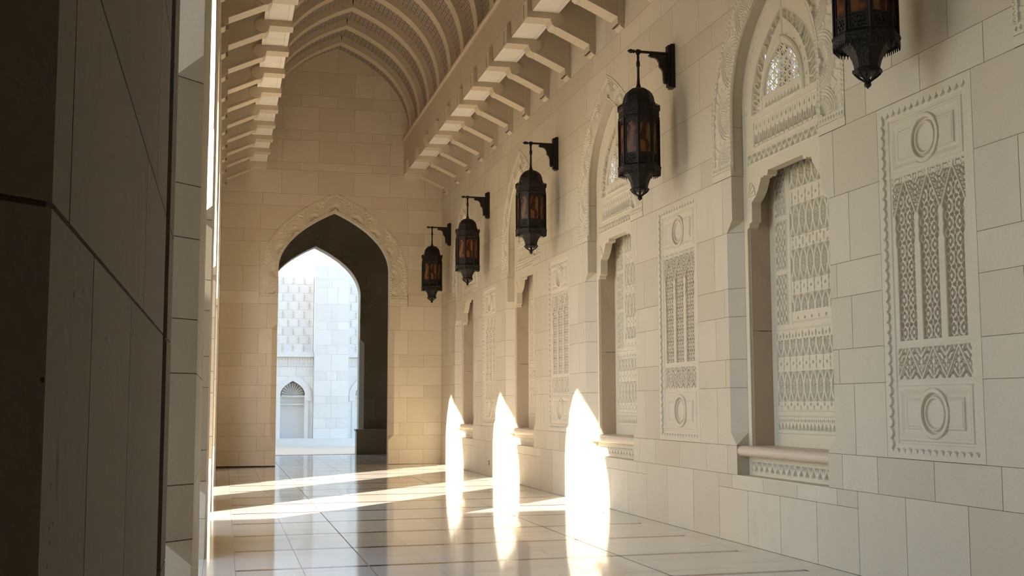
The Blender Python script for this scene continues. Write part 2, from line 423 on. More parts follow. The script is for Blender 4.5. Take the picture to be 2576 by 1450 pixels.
# ------------------------------------------------------------------ relief helpers
def sm(x): x = np.clip(x, 0, 1); return x * x * (3 - 2 * x)
def near(d, w, s=0.004): return sm((w - np.abs(d)) / s + 0.5)         # 1 within |d|<w
def inside(d, s=0.006): return sm(d / s + 0.5)                        # 1 where d>0
def wrap(u, p): return ((u / p + 0.5) % 1.0 - 0.5) * p
def box2(u, z, u0, u1, z0, z1, s=0.006):
    return inside(np.minimum(np.minimum(u - u0, u1 - u), np.minimum(z - z0, z1 - z)), s)
def dbox(u, z, u0, u1, z0, z1): return np.minimum(np.minimum(u - u0, u1 - u), np.minimum(z - z0, z1 - z))
def lens_row(u, z, p, zc, hh, w=0.006, top=True, bot=True):
    """row of interlaced pointed ovals with a small drop in each; returns solid 0..1"""
    b = (z - zc) / hh; inr = inside(hh - np.abs(z - zc), 0.01)
    if not top: inr = inr * (z <= zc + 0.02)
    if not bot: inr = inr * (z >= zc - 0.02)
    c = np.cos(np.clip(b, -1, 1) * PI / 2)
    d1 = np.abs(wrap(u, p)) - p * 0.46 * c
    d2 = np.abs(wrap(u + p / 2, p)) - p * 0.30 * (1 - c)
    d3 = np.hypot(wrap(u, p) / 0.55, (np.abs(z - zc) - hh * 0.28)) - hh * 0.20
    rid = np.maximum(np.maximum(near(d1, w), near(d2, w * 0.9)), near(d3, w * 0.9))
    knob = inside(p * 0.16 - np.hypot(wrap(u + p / 2, p), z - zc))
    return rid, knob, inr, inside(-d1), d1
def scroll(u, z, k=70.0, ph=0.0):
    """curly leaf filler"""
    a = np.sin(k * u + 1.6 * np.sin(k * 0.55 * z + ph)) * np.cos(k * 0.9 * z + 1.5 * np.sin(k * 0.5 * u + 1 + ph))
    return sm(np.abs(a) * 3.2 - 0.55)

# ---- blind carved panel, u about its centre (half 0.66), z 1.05..4.02
def panel_h(u, z):
    h = np.zeros_like(u)
    au = np.abs(u)
    # scalloped step round the border
    ps = 0.0885
    fu = np.sqrt(np.clip(1 - (wrap(z - 0.02, ps) / (ps * 0.5)) ** 2, 0, 1))
    fz = np.sqrt(np.clip(1 - (wrap(u, ps) / (ps * 0.5)) ** 2, 0, 1))
    side = (0.618 - 0.046 * fu) - au
    topd = (3.990 - 0.055 * fz) - z
    botd = z - (1.085 + 0.050 * fz)
    ins = inside(np.minimum(side, np.minimum(topd, botd)), 0.005)
    h -= 0.020 * ins
    h -= 0.010 * box2(u, z, -0.520, 0.520, 1.175, 3.903, 0.006)
    # cartouches
    for zc in (3.660, 1.422):
        inn = box2(u, z, -0.50, 0.50, zc - 0.225, zc + 0.225)
        r = np.hypot(u, z - zc)
        fr = dbox(u, z, -0.47, 0.47, zc - 0.195, zc + 0.195)
        prof = 0.010 * inside(-fr) + 0.022 * sm(1 - fr / 0.05) * inside(fr) * 0.6
        rect = inside(dbox(u, z, -0.395, 0.395, zc - 0.125, zc + 0.125))
        prof = prof + 0.012 * rect - 0.008 * near(dbox(u, z, -0.375, 0.375, zc - 0.108, zc + 0.108), 0.004)
        ring = 0.022 * near(r - 0.183, 0.020, 0.008) - 0.012 * near(r - 0.150, 0.008, 0.006) + 0.014 * near(r - 0.128, 0.010, 0.008)
        prof = np.where(r < 0.208, ring + 0.008 * inside(0.115 - r) * 0 - 0.006 * inside(0.112 - r), prof)
        h += inn * prof
    # three arched lights
    f = box2(u, z, -0.50, 0.50, 2.000, 3.400)
    cu = np.where(u < -0.168, -0.335, np.where(u > 0.168, 0.335, 0.0)); du = np.abs(u - cu)
    apex = 3.355
    hwv = np.where(z > 3.07, 0.148 * np.clip((apex - z) / (apex - 3.07), 0, 1) ** 0.92, 0.148)
    for zl in (2.975, 2.865): hwv = np.where(np.abs(z - zl) < 0.055, 0.122 + 0.020 * np.sqrt(np.clip(1 - ((z - zl) / 0.055) ** 2, 0, 1)), hwv)
    hwv = np.where((z < 3.07) & (z > 3.03), 0.148 - (3.07 - z) / 0.04 * 0.02, hwv)
    hwv = np.where(z < 2.81, 0.126, hwv)
    dl = hwv - du
    arch = inside(dl, 0.008) * inside(z - 2.025)
    p, hh = 0.126, 0.068
    zc = 2.085 + 0.1375 * np.round((z - 2.085) / 0.1375)
    zl = z - zc
    # side ovals, central waisted bar and crossing arcs
    ov = np.abs(np.hypot((du - 0.066) / 0.55, zl) - 0.052)
    ov2 = np.hypot((du - 0.066) / 0.8, zl) - 0.018
    crs = np.abs(du - 0.012 - 0.030 * (np.abs(zl) / 0.06))
    net = np.abs(np.abs(wrap(u - cu, 0.063)) * 1.6 - np.abs(wrap(zl + 0.069, 0.1375)) * 0.9) * 0.6
    solid = np.maximum.reduce([near(ov, 0.0070, 0.005), inside(-ov2 + 0.004, 0.005), near(crs, 0.0105, 0.005) * inside(0.058 - np.abs(zl)), near(net, 0.0068, 0.005) * inside(np.abs(zl) - 0.028)])
    h += f * np.where(arch > 0.5, -0.005 - 0.024 * sm(dl / 0.012) + 0.019 * solid * inside(dl - 0.012), 0)
    # spandrels between the arch heads, chain border above
    sp = f * inside(-dl - 0.020) * inside(z - 3.075)
    edge = near(-dl - 0.044, 0.011, 0.006) * inside(0.3 + near(wrap(z, 0.032), 0.010, 0.004) * 2 - 1 + 0.4)
    ch = inside(z - 3.353) * (0.35 + 0.65 * near(wrap(u, 0.034), 0.011, 0.006))
    fil = scroll(u * 1.0, z, 75, 0.4) * inside(-dl - 0.062)
    h += sp * (-0.022 + 0.021 * np.maximum(np.maximum(edge, fil), ch * inside(-z + 3.392)))
    # triangle frieze
    f2 = box2(u, z, -0.497, 0.497, 1.703, 1.957)
    zz = np.abs(wrap(u, 0.3345)) / 0.16725; tz = (1.957 - z) / 0.254
    dd = (zz - tz) * 0.13
    sc = scroll(np.abs(wrap(u, 0.16725)) , z, 62, 1.1)
    sc = np.maximum(sc, near(wrap(u, 0.16725), 0.009, 0.005) * 0.8)
    h += f2 * (-0.020 + 0.020 * np.maximum(near(dd, 0.010, 0.005), sc * inside(np.abs(dd) - 0.016)))
    # block joints
    for zj in (3.415, 1.982, 1.690): h -= 0.004 * near(z - zj, 0.002, 0.003)
    return h

# ---- lattice screen deep in a window, half 0.92, z 1.04..4.10
def screen_h(u, z):
    h = np.zeros_like(u); au = np.abs(u)
    def mould(u0, u1, z0, z1):
        d = dbox(u, z, u0, u1, z0, z1)
        return 0.008 * near(d + 0.012, 0.005) - 0.004 * near(d + 0.021, 0.003)
    cells = []
    for z0, z1 in ((3.555, 4.055), (2.965, 3.475), (2.365, 2.890)):
        for sg in (-1, 1):
            a, b = sorted((sg * 0.515, sg * 0.755)); cells.append((a, b, z0, z1))
            ins = box2(u, z, a, b, z0, z1)
            q = np.cos(2 * PI * u / 0.075) + np.cos(2 * PI * z / 0.118)
            q2 = np.cos(2 * PI * (u + 0.0375) / 0.075) + np.cos(2 * PI * (z + 0.059) / 0.118)
            hole = sm((np.maximum(q, q2) - 0.62) * 3.0)
            h -= ins * 0.050 * hole + ins * 0.004
    P = (-0.41, 0.41, 2.375, 4.06); cells.append(P)
    ins = box2(u, z, *P); ph = 0.072
    A = np.zeros_like(u) - 0.003
    def dots(zc, pitch, sh=0.0, dz=0.0):
        r = np.hypot(wrap(u + sh, pitch), z - zc - dz); return 0.050 * inside(0.013 - r, 0.006)
    def dia(zc, pitch, sh, hh, ww):
        d = np.abs(wrap(u + sh, pitch)) / ww + np.abs(z - zc) / hh; return 0.050 * sm((1 - d) * 3)
    def lens(zc, hh, pitch, sh=0.0, top=True, bot=True):
        rid, knob, inr, ii, d1 = lens_row(u + sh, z, pitch, zc, hh, 0.0105, top, bot)
        return inr * (0.042 * (1 - np.maximum(rid, knob)))
    A -= lens(3.935, 0.135, 0.148, 0, True, True) + lens(3.447, 0.165, 0.148) + lens(2.972, 0.165, 0.148) + lens(2.50, 0.15, 0.148, 0, True, False)
    for zc in (3.69, 2.735): A -= dots(zc, 0.148) + dia(zc + 0.035, 0.148, 0.074, 0.045, 0.014) + dia(zc - 0.035, 0.148, 0.074, 0.045, 0.014)
    A -= dots(3.165, 0.148, 0.074) + dots(3.255, 0.148, 0.074) + 0.035 * (np.abs(wrap(u, 0.148)) < 0.013) * (np.abs(z - 3.21) < 0.042)
    A -= dots(2.405, 0.148) + dots(4.035, 0.148, 0.074)
    h += ins * A
    P = (-0.785, 0.785, 1.440, 2.285); cells.append(P); ins = box2(u, z, *P)
    B = np.zeros_like(u) - 0.003
    B -= lens(2.165, 0.155, 0.1425, 0, False, True) + lens(1.686, 0.155, 0.1425)
    B -= dots(2.225, 0.1425) + dia(2.235, 0.1425, 0.071, 0.045, 0.018) + dots(1.93, 0.1425, 0.0) + dia(1.965, 0.1425, 0.071, 0.04, 0.013) + dia(1.893, 0.1425, 0.071, 0.04, 0.013)
    B -= dots(1.497, 0.1425, 0.071) + 0.035 * (np.abs(wrap(u, 0.1425)) < 0.015) * (np.abs(z - 1.462) < 0.018)
    h += ins * B
    P = (-0.785, 0.785, 1.203, 1.365); cells.append(P); ins = box2(u, z, *P)
    tri = (0.036 * np.clip((z - 1.225) / 0.075, 0, 1)) - np.abs(wrap(u, 0.079) - 0.0)
    tri = np.where((z > 1.225) & (z < 1.298), -(np.abs(wrap(u, 0.079)) - 0.036 * (1 - (z - 1.225) / 0.075) * 1.0), -1)
    D = -0.004 - 0.030 * inside(tri, 0.006) - dia(1.325, 0.079, 0.0395, 0.022, 0.012) - dia(1.325, 0.079, 0.0, 0.016, 0.009)
    h += ins * D
    for c in cells: h += mould(*c)
    return h

# ---- tympanum panel in the arch head, half 0.985, z 4.045..6.02
T_PAN = Arch([(0.745, 4.68), (0.745, 5.17), (0.44, 5.44), (0, 5.67)])
T_RING = Arch([(0.47, 4.66), (0.49, 5.08), (0.25, 5.27), (0, 5.37)])
T_LUN = Arch([(0.395, 4.812), (0.40, 5.05), (0.20, 5.19), (0, 5.275)])
def lun_solid(u, z):
    s = np.zeros_like(u)
    for k in range(3):
        a = k * PI / 3 + 0.15; q = u * math.cos(a) + (z - 5.0) * math.sin(a)
        s = np.maximum(s, near(wrap(q, 0.098), 0.0115, 0.004))
        s = np.maximum(s, near(wrap(q + 0.030, 0.098), 0.0065, 0.004))
    return s
def tymp_h(u, z):
    au = np.abs(u); h = np.zeros_like(u)
    dpan = np.where(z > 4.68, T_PAN.hw(z) - au, -1); dring = np.where(z > 4.66, T_RING.hw(z) - au, -1); dl = np.where(z > 4.812, T_LUN.hw(z) - au, -1)
    dout = W_IN.hw(z) - au
    h += 0.010 * near(dout - 0.045, 0.012, 0.008) - 0.012 * near(dout - 0.115, 0.010, 0.006) * near(wrap(z, 0.115), 0.02, 0.01) * (z > 4.7)
    # radiating palmettes between ring and border
    ang = np.arctan2(u, z - 4.55); rr = np.hypot(u, z - 4.55)
    pa = ang / (PI / 13)
    fa = wrap(pa, 1.0); x = fa * rr * PI / 13
    zone = inside(dpan) * (1 - inside(dring + 0.0))
    t = np.clip(dpan / 0.22, 0, 1)
    leaf = np.abs(np.abs(x) - 0.024 * np.sin(np.clip(t * 1.25, 0, 1) * PI) * 1.2)
    sol = np.maximum(near(leaf, 0.010, 0.006), near(wrap(pa + 0.5, 1.0) * rr * PI / 13, 0.006, 0.005))
    dotm = inside(0.012 - np.hypot(wrap(pa + 0.5, 1.0) * rr * PI / 13, dring + 0.045), 0.006)
    h += np.where(zone > 0.5, -0.006 - 0.042 * inside(dpan - 0.012) * (1 - sol) * inside(-dring - 0.03) * inside(0.8 - t) - 0.04 * dotm, 0)
    h += 0.006 * near(dpan + 0.006, 0.006)
    # lunette ring
    h += inside(dring) * 0.016 * (1 - inside(dl)) - 0.010 * near(dring - 0.022, 0.006) + 0.008 * near(dl + 0.012, 0.006)
    h += inside(dl) * (-0.004 - 0.006 * (1 - lun_solid(u, z)))
    # strip of triangles under it
    s1 = box2(u, z, -0.400, 0.400, 4.682, 4.742)
    h += s1 * (-0.030 + 0.028 * inside(np.abs(wrap(u, 0.072)) - 0.034 * (4.742 - z) / 0.06 * 1.0, 0.006))
    # row of drops
    s2 = box2(u, z, -0.700, 0.700, 4.315, 4.585)
    p = 0.1000; zc = 4.42
    d1 = np.abs(wrap(u, p)) - 0.036 * np.sqrt(np.clip(1 - ((z - zc - 0.015) / 0.085) ** 2, 0, 1)); v = (np.abs(z - zc - 0.015) < 0.085)
    tear = inside(0.016 * np.clip((z - 4.36) / 0.05, 0, 1) * np.clip((4.47 - z) / 0.03, 0, 1) - np.abs(wrap(u, p)), 0.006)
    gap = inside(np.abs(wrap(u, p)) - 0.036 * np.sqrt(np.clip(1 - ((z - 4.45) / 0.10) ** 2, 0, 1)), 0.006) * (z > 4.345) * (z < 4.44)
    di = np.abs(wrap(u + p / 2, p)) / 0.013 + np.abs(z - 4.53) / 0.032
    di2 = np.abs(wrap(u, p)) / 0.012 + np.abs(z - 4.335) / 0.018
    h += s2 * (-0.004 - 0.050 * np.maximum.reduce([tear, gap, sm((1 - di) * 3), sm((1 - di2) * 3)]))
    h += 0.006 * near(dbox(u, z, -0.700, 0.700, 4.315, 4.585) + 0.014, 0.005)
    # leaf frieze
    h += leaf_band(u, z, -0.875, 0.875, 4.150, 4.238)
    return h
def leaf_band(u, z, u0, u1, z0, z1):
    H = z1 - z0; s = box2(u, z, u0, u1, z0, z1); p = H * 1.35; t = (z - z0) / H
    wv = np.abs(wrap(u, p)) - p * 0.42 * np.sin(np.clip(t, 0, 1) * PI * 0.5) ** 0.8
    wv2 = np.abs(wrap(u + p / 2, p)) - p * 0.40 * np.sin(np.clip(1 - t, 0, 1) * PI * 0.5) ** 0.9
    tip = np.abs(wrap(u, p)) - p * 0.12 * np.sin(np.clip(t * 1.1, 0, 1) * PI)
    sol = np.maximum.reduce([near(wv, H * 0.095, 0.005), near(wv2, H * 0.08, 0.005), inside(-tip, 0.006)])
    return s * (-0.036 + 0.034 * sol) + 0.005 * near(dbox(u, z, u0, u1, z0, z1) + 0.013, 0.004)

def flat_relief(name, hf, u0, u1, z0, z1, step, x0, mat_, parent=None, arch=None, hole=None, loc=(0, 0, 0), place=None):
    nu = int(round((u1 - u0) / step)) + 1; nv = int(round((z1 - z0) / step)) + 1
    U, Z = np.meshgrid(np.linspace(u0, u1, nu), np.linspace(z0, z1, nv))
    H = hf(U, Z)
    P = np.stack([x0 - H, U, Z], -1) if place is None else place(U, Z, x0 - H)
    mask = None
    Uc = (U[:-1, :-1] + U[1:, 1:]) / 2; Zc = (Z[:-1, :-1] + Z[1:, 1:]) / 2
    if arch is not None: mask = np.abs(Uc) < arch.hw(Zc) + 0.02
    if hole is not None:
        hm = ~hole(Uc, Zc); mask = hm if mask is None else mask & hm
    return grid(name, P, mat_, parent, mask, loc)

# ---- carved band that follows an arch
def band(name, A, B, zb, place, mat_, nshell, n=760, nt=64, parent=None, foot=0.085, amp=1.0, loc=(0, 0, 0), rz=0.0):
    p = np.linspace(-1, 1, n); ap = 1 - np.abs(p); sg = np.sign(p); sg[sg == 0] = 1
    ai, zi = A.at(ap, zb); ao, zo = B.at(ap, zb)
    t = np.linspace(0, 1, nt)[:, None]
    U = (ai + (ao - ai) * t) * sg; Z = zi + (zo - zi) * t
    wd = np.hypot(ao - ai, zo - zi)[None, :]; T = t * wd
    mi_u, mi_z = (ai + ao) / 2 * sg, (zi + zo) / 2
    s = np.concatenate([[0], np.cumsum(np.hypot(np.diff(mi_u), np.diff(mi_z)))]); s = s - s[n // 2]
    S = np.broadcast_to(s[None, :], T.shape)
    si = np.concatenate([[0], np.cumsum(np.hypot(np.diff(ai * sg), np.diff(zi)))]); si = si - si[n // 2]; half = si[-1]
    pitch = (half - foot) / nshell
    bw = 0.062
    cents = []
    for k in range(-nshell, nshell + 1):
        sk = k * pitch; u0 = np.interp(sk, si, ai * sg); z0 = np.interp(sk, si, zi)
        e = 0.004; uo = np.interp(sk, si, ao * sg); zo_ = np.interp(sk, si, zo)
        d = math.hypot(uo - u0, zo_ - z0); cents.append((u0 + (uo - u0) / d * bw, z0 + (zo_ - z0) / d * bw))
    R = np.full(U.shape, 9.0); AN = np.zeros(U.shape)
    for cu, cz in cents:
        r = np.hypot(U - cu, Z - cz); m_ = r < R
        R = np.where(m_, r, R); AN = np.where(m_, np.arctan2(Z - cz, U - cu), AN)
    k = pitch / 0.56
    h = np.zeros(U.shape)
    r1, r2, r3 = 0.165 * k, 0.195 * k, 0.300 * k
    flute = 0.006 * np.cos(AN * 30) * sm((R - 0.03) / 0.04)
    shell = -0.030 * sm((r1 - R) / 0.10) - 0.006 + flute
    teeth = -0.005 - 0.011 * near(wrap(AN * r2 / k, 0.040) * k, 0.010 + 0.0 * R, 0.006) * inside(R - r1 - 0.004)
    rings = -0.004 - 0.012 * sm(np.cos(2 * PI * (R - r2) / (0.034 * k)) * -1.5 + 0.2)
    leaf = -0.017 + 0.008 * sm(np.cos(AN * 24) * 2)
    h = np.where(R < r1, shell, np.where(R < r2, teeth, np.where(R < r3, rings, leaf)))
    h = h + 0.034 * sm((0.034 - R) / 0.012 + 0.5) * (R < 0.05)
    hf = h
    border = np.maximum(inside(bw - T), inside(T - (wd - bw)))
    zg = T / bw; zg2 = (wd - T) / bw; q = np.where(T < wd / 2, zg, zg2)
    tri = np.abs(wrap(S, 0.052)) / 0.026
    zig = 0.002 - 0.009 * inside((tri - 0.15) - np.abs(q - 0.5) * 2.0 * 0.9, 0.25)
    h = np.where(border > 0.5, zig, hf)
    # foot border
    fd = Z - zb; fb = (fd < foot)
    h = np.where(fb, 0.004 - 0.016 * inside(0.8 - np.abs(wrap(np.abs(U), 0.05)) / 0.02 - np.abs(fd - foot * 0.55) / (foot * 0.3), 0.3), h)
    h = np.where(fd < foot * 0.22, 0.006, h)
    h = h * amp
    edge = np.minimum(T, wd - T)
    h = np.where(edge < 1e-6, -0.03, h)
    return grid(name, place(U, Z, -0.006 - h), mat_, parent, None, loc, rz)

# ================================================================== dimensions
W, XL, EY = 5.458, -0.158, 29.912
PER = 5.34
TH = 0.79
ZF = lambda x: -0.03 * (W - min(x, W)) / 5.6          # the floor falls slightly to the open side
pr = lambda u, z, d: (W + d, u, z)
pe = lambda u, z, d: (u, EY + d, z)
pl = lambda u, z, d: (XL - d, u, z)
ORD = ['first', 'second', 'third', 'fourth', 'fifth', 'sixth', 'seventh', 'eighth', 'ninth', 'tenth', 'eleventh', 'twelfth', 'thirteenth', 'fourteenth', 'fifteenth']
win_c = [10.93 + PER * k for k in (3, 2, 1, 0, -1)]              # far to near
pan_c = [c - 2.67 for c in win_c]
pan_c = [c for c in pan_c if c > 5]
left_c = [10.70 + PER * k for k in (-1, 0, 1, 2, 3)]

# ================================================================== floor
def build_floor():
    mb = MB()
    xs = [XL - TH - 0.1, XL + 0.0, 0.135, 0.745, 1.37, 1.985, 2.61, 3.235, 3.875, 4.50, 5.17, W + 0.45]
    y0 = 9.85 - 9 * 1.46; ys = [y0 + 1.46 * k for k in range(0, 28)]
    g = 0.0018
    for i in range(len(xs) - 1):
        a, b = xs[i], xs[i + 1]
        sub = 1
        strong = {1.37: 0.006, 3.875: 0.005}
        ga = strong.get(a, g); gb = strong.get(b, g)
        for k in range(len(ys) - 1):
            c, d = ys[k], ys[k + 1]
            off = 0.73 if i in (0, 1, 10) else 0.0
            c += off; d += off
            e = 0.048 if 2 <= i <= 9 else g
            mb.poly([(a + ga, c + e, ZF(a)), (b - gb, c + e, ZF(b)), (b - gb, d - e, ZF(b)), (a + ga, d - e, ZF(a))], 0, random.random())
    for k in range(len(ys)):
        c = ys[k]; z = -0.0004
        for (a, b) in ((0.15, 0.235), (0.242, 1.36), (1.38, 2.605), (2.615, 3.865), (3.885, 5.02), (5.027, 5.15)):
            mb.poly([(a, c - 0.046, ZF(a) + z), (b, c - 0.046, ZF(b) + z), (b, c + 0.046, ZF(b) + z), (a, c + 0.046, ZF(a) + z)], 1)
    a, b = xs[0], xs[-1]
    mb.poly([(a, ys[0], ZF(a) - 0.0015), (b, ys[0], ZF(a) * 0 - 0.0015), (b, ys[-1] + 0.7, -0.0015), (a, ys[-1] + 0.7, ZF(a) - 0.0015)], 2)
    return mb.build('floor', [M['floor'], M['inlay'], M['fjoint']])
tag(build_floor(), 'polished cream marble gallery floor with thin red-brown inlay strips', 'floor', kind='structure')

mb = MB(); mb.box(-60, 60, -50, 90, -0.6, -0.072); mb.box(-60, 60, -50, 90, -0.62, -0.6)
tag(mb.build('floor_courtyard', M['pave']), 'pale stone paving of the open courtyard outside the gallery', 'paving', kind='structure')

# ================================================================== right wall
RC = [0.732, 1.048, 1.682, 1.996, 2.471, 2.786, 3.415, 4.04, 4.356, 4.99, 5.628, 5.94, 6.56, 6.872, 7.49, 8.12]
def face_half(z, a, b, zb0=1.055, zb1=1.19):
    return float(np.interp(z, [zb0, zb1, 3.415, 3.545], [a, b, b, a]))
def win_open(z): return face_half(z, 1.0, 1.145) if z < 4.039 else float(W_OUT.hw(z))
BP = [1.055, 1.19, 3.415, 3.545, 4.6]
def right_blocks():
    cs = [10.93 + PER * k for k in range(-3, 5)]
    bl = []
    lo, hi = -3.0, EY
    def allj(offs): return sorted(set(round(c + o, 4) for c in cs for o in offs if lo < c + o < hi))
    js = [lo] + allj([-2.25, -1.5, -0.75, 0, 0.75, 1.5, 2.25]) + [hi]
    for a, b in zip(js[:-1], js[1:]):
        mid = (a + b) / 2; under = min(abs(mid - c) for c in cs) < 1.5
        bl.append((a, b, 0.0, 0.58 if under else 0.732))
    for c in cs:
        if c - 1.5 < lo or c > hi: continue
        for a, b in ((-1.5, -1.14), (-1.14, -0.375), (-0.375, 0.375), (0.375, 1.14), (1.14, 1.5)): bl.append((c + a, min(c + b, hi), 0.58, 0.732))
    offs = {0: [1.25, 1.84, 2.67], 1: [1.5, 2.01], 2: [1.25, 2.01], 3: [1.5, 2.01], 4: [1.25, 2.01], 5: [1.5, 2.01], 6: [1.25, 2.01],
            7: [1.49, 1.84, 2.67], 8: [1.49, 2.27], 9: [1.84, 2.67], 10: [1.46, 2.27, 0.65], 11: [0.0, 0.98, 1.84, 2.67], 12: [0.65, 1.46, 2.27], 13: [0, 0.98, 1.84, 2.67], 14: [0.65, 1.46, 2.27]}
    for i in range(len(RC) - 1):
        o = offs[i]; o = o + [-q for q in o]
        js = [lo] + allj(o) + [hi]
        js = [j for k, j in enumerate(js) if k == 0 or j - js[k - 1] > 0.04]
        bl += [(a, b, RC[i], RC[i + 1]) for a, b in zip(js[:-1], js[1:])]
    return bl
_cut = cut
def cut(block, opens):                       # adds the break heights of the chamfers before cutting
    out = []
    u0, u1, z0, z1 = block
    zs = [z0] + [z for z in CUTZ if z0 + 0.01 < z < z1 - 0.01] + [z1]
    if len(zs) == 2 or not any(abs((u0 + u1) / 2 - o[0]) < (u1 - u0) / 2 + 1.3 for o in opens): return _cut(block, opens)
    for a, b in zip(zs[:-1], zs[1:]): out += _cut((u0, u1, a, b), opens)
    return out
CUTZ = [1.055, 1.19, 3.545]
opens_r = [(c, 0.732, 6.43, win_open) for c in win_c] + [(c, 1.048, 4.04, lambda z: 0.663) for c in pan_c]
wr = masonry('wall_right', right_blocks(), opens_r, pr, [M['wall'], M['joint']])
tag(wr, 'long right-hand wall of pale ivory stone blocks with carved windows', 'wall', kind='structure')
mb = MB(); mb.box(W + 0.62, W + 1.2, -3.3, 30.2, -0.5, 12.6); mb.box(W + 0.005, W + 0.62, -3.3, 30.2, 8.1, 12.6)
tag(mb.build('wall_right_backing', M['joint']), 'rear core of the long right-hand wall', 'wall', kind='structure')

# ---- blind panels
def carved_panel():
    t = empty('carved_wall_panel', (W, pan_c[0], 0))
    flat_relief('relief', panel_h, -0.6595, 0.6595, 1.0510, 4.0370, 0.0046, 0.0, M['carve'], t)
    mb = MB(); mb.box(0.045, 0.06, -0.663, 0.663, 1.048, 4.04); mb.build('mortar_bed', M['joint'], t)
    return t
plabels = ['carved stone wall panel farthest down the right wall, washed with light',
           'carved stone wall panel third from the near end, above the sunlit patches',
           'carved wall panel with three arched lights, behind the second big lantern',
           'largest carved stone wall panel, nearest the camera on the right wall']
p0 = carved_panel()
for i, c in enumerate(pan_c):
    o = p0 if i == 0 else copy_tree(p0)
    o.location = (W, c, 0); tag(o, plabels[i], 'wall panel', 'blind carved panels between the windows')

# ---- windows
def pwin(u, z, d): return (d, u, z)
def make_window():
    t = empty('window_1', (W, win_c[0], 0))
    reveal('jamb', 0.732, Arch([(1.0, 4.72), (1.0, 5.36), (0.62, 5.73), (0, 6.02)]), pwin, 0.145, M['wall'], t, face=lambda z: face_half(z, 1.0, 1.145), cd=0.142)
    band('carved_arch_band', W_IN, W_OUT, 4.125, lambda U, Z, d: np.stack([d, U, Z], -1), M['carve'], 4, n=1250, nt=104, parent=t)
    mb = MB()
    for s in (-1, 1):
        mb.box(-0.006, 0.03, *sorted((s * 0.99, s * 1.49)), 4.043, 4.125)
    mb.build('band_foot', M['carve'], t)
    ty_ = flat_relief('tympanum', tymp_h, -0.995, 0.995, 4.055, 6.02, 0.0047, 0.145, M['carve'], t, arch=Arch([(0.99, 4.72), (0.99, 5.36), (0.62, 5.73), (0, 6.02)]),
                hole=lambda u, z: (z > 4.812) & (np.abs(u) < T_LUN.hw(z) - 0.004) & (lun_solid(u, z) < 0.5))
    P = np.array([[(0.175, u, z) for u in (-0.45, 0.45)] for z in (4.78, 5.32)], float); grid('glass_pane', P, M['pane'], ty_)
    # marble frame with stepped brackets
    op = [(0.92, 1.05), (0.92, 3.43), (0.865, 3.45), (0.86, 3.485), (0.80, 3.50), (0.795, 3.715), (0.77, 3.725), (0.70, 3.765), (0.63, 3.83), (0.58, 3.905), (0.562, 3.945),
          (0.50, 3.948), (0.485, 3.965), (0.44, 3.945), (0.40, 3.955), (0.385, 4.0)]
    mb = MB()
    for s in (-1, 1):
        pts = [(0, 4.06), (1.0, 4.06), (1.0, 1.05)] + op + [(0, 4.0)]
        if s < 0: pts = [(-a, b) for a, b in pts][::-1]
        mb.extrude(pts, lambda u, z: (0.145, u, z), lambda u, z: (0.255, u, z))
    fr_ = mb.build('frame', M['carve'], t)
    for s in (-1, 1):
        mb = MB()
        mb.box(0.175, 0.41, *sorted((s * 0.905, s * 0.922)), 1.05, 2.30, 0); mb.box(0.175, 0.41, *sorted((s * 0.905, s * 0.922)), 2.306, 4.06, 0)
        mb.build('reveal_slab', M['reveal'], t)
        mb = MB()
        for k in range(4):
            a0 = PI / 2 * k / 4 + 0.04; a1 = PI / 2 * (k + 1) / 4 - 0.04
            q = [(0.875, 3.775)] + [(0.875 - 0.175 * math.cos(a0 + (a1 - a0) * j / 4), 3.775 + 0.175 * math.sin(a0 + (a1 - a0) * j / 4)) for j in range(5)]
            q = [(s * a, b) for a, b in q]
            mb.extrude(q, lambda u, z: (0.137, u, z), lambda u, z: (0.15, u, z))
        mb.build('fan_carving', M['carve'], fr_)
    flat_relief('lattice_screen', screen_h, -0.905, 0.905, 1.05, 4.06, 0.0051, 0.405, M['carve'], t)
    mb = MB(); mb.box(0.25, 0.41, -0.93, 0.93, 4.058, 4.075); mb.build('reveal_head', M['reveal'], t)
    # rounded sill
    mb = MB(); pf = [(0.41, 1.05), (0.06, 1.05)] + [(0.06 - 0.057 * math.sin(a), 0.993 + 0.057 * math.cos(a)) for a in np.linspace(0.2, PI - 0.2, 9)] + [(0.06, 0.936), (0.16, 0.936)]
    mb.loft([[(a, u, b) for a, b in pf] for u in (-0.997, 0.997)])
    mb.build('sill', M['sill'], t, recalc=True)
    flat_relief('sill_frieze', lambda u, z: leaf_band(u, z, -0.93, 0.93, 0.778, 0.872), -0.997, 0.997, 0.734, 0.934, 0.0055, 0.142, M['carve'], t)
    mb = MB(); mb.box(-0.0005, 0.15, -1.0, 1.0, 0.722, 0.7325); mb.build('ledge', M['carve'], t)
    mb = MB(); mb.box(0.5, 0.55, -1.05, 1.05, 0.7, 6.1); mb.build('backing', M['joint'], t)
    return t
wlab = ['arched carved window bay farthest down the right wall', 'carved arched window bay behind the middle lantern', 'carved arched window bay just left of the second big lantern',
        'largest fully visible carved window bay with rounded peach sill', 'carved window bay at the picture edge, only its arch band showing top right']
w0 = make_window()
for i, c in enumerate(win_c):
    o = w0 if i == 0 else copy_tree(w0)
    o.name = 'window_%d' % (i + 1); o.location = (W, c, 0)
    tag(o, wlab[i], 'window', 'carved window bays of the right wall', 'structure')

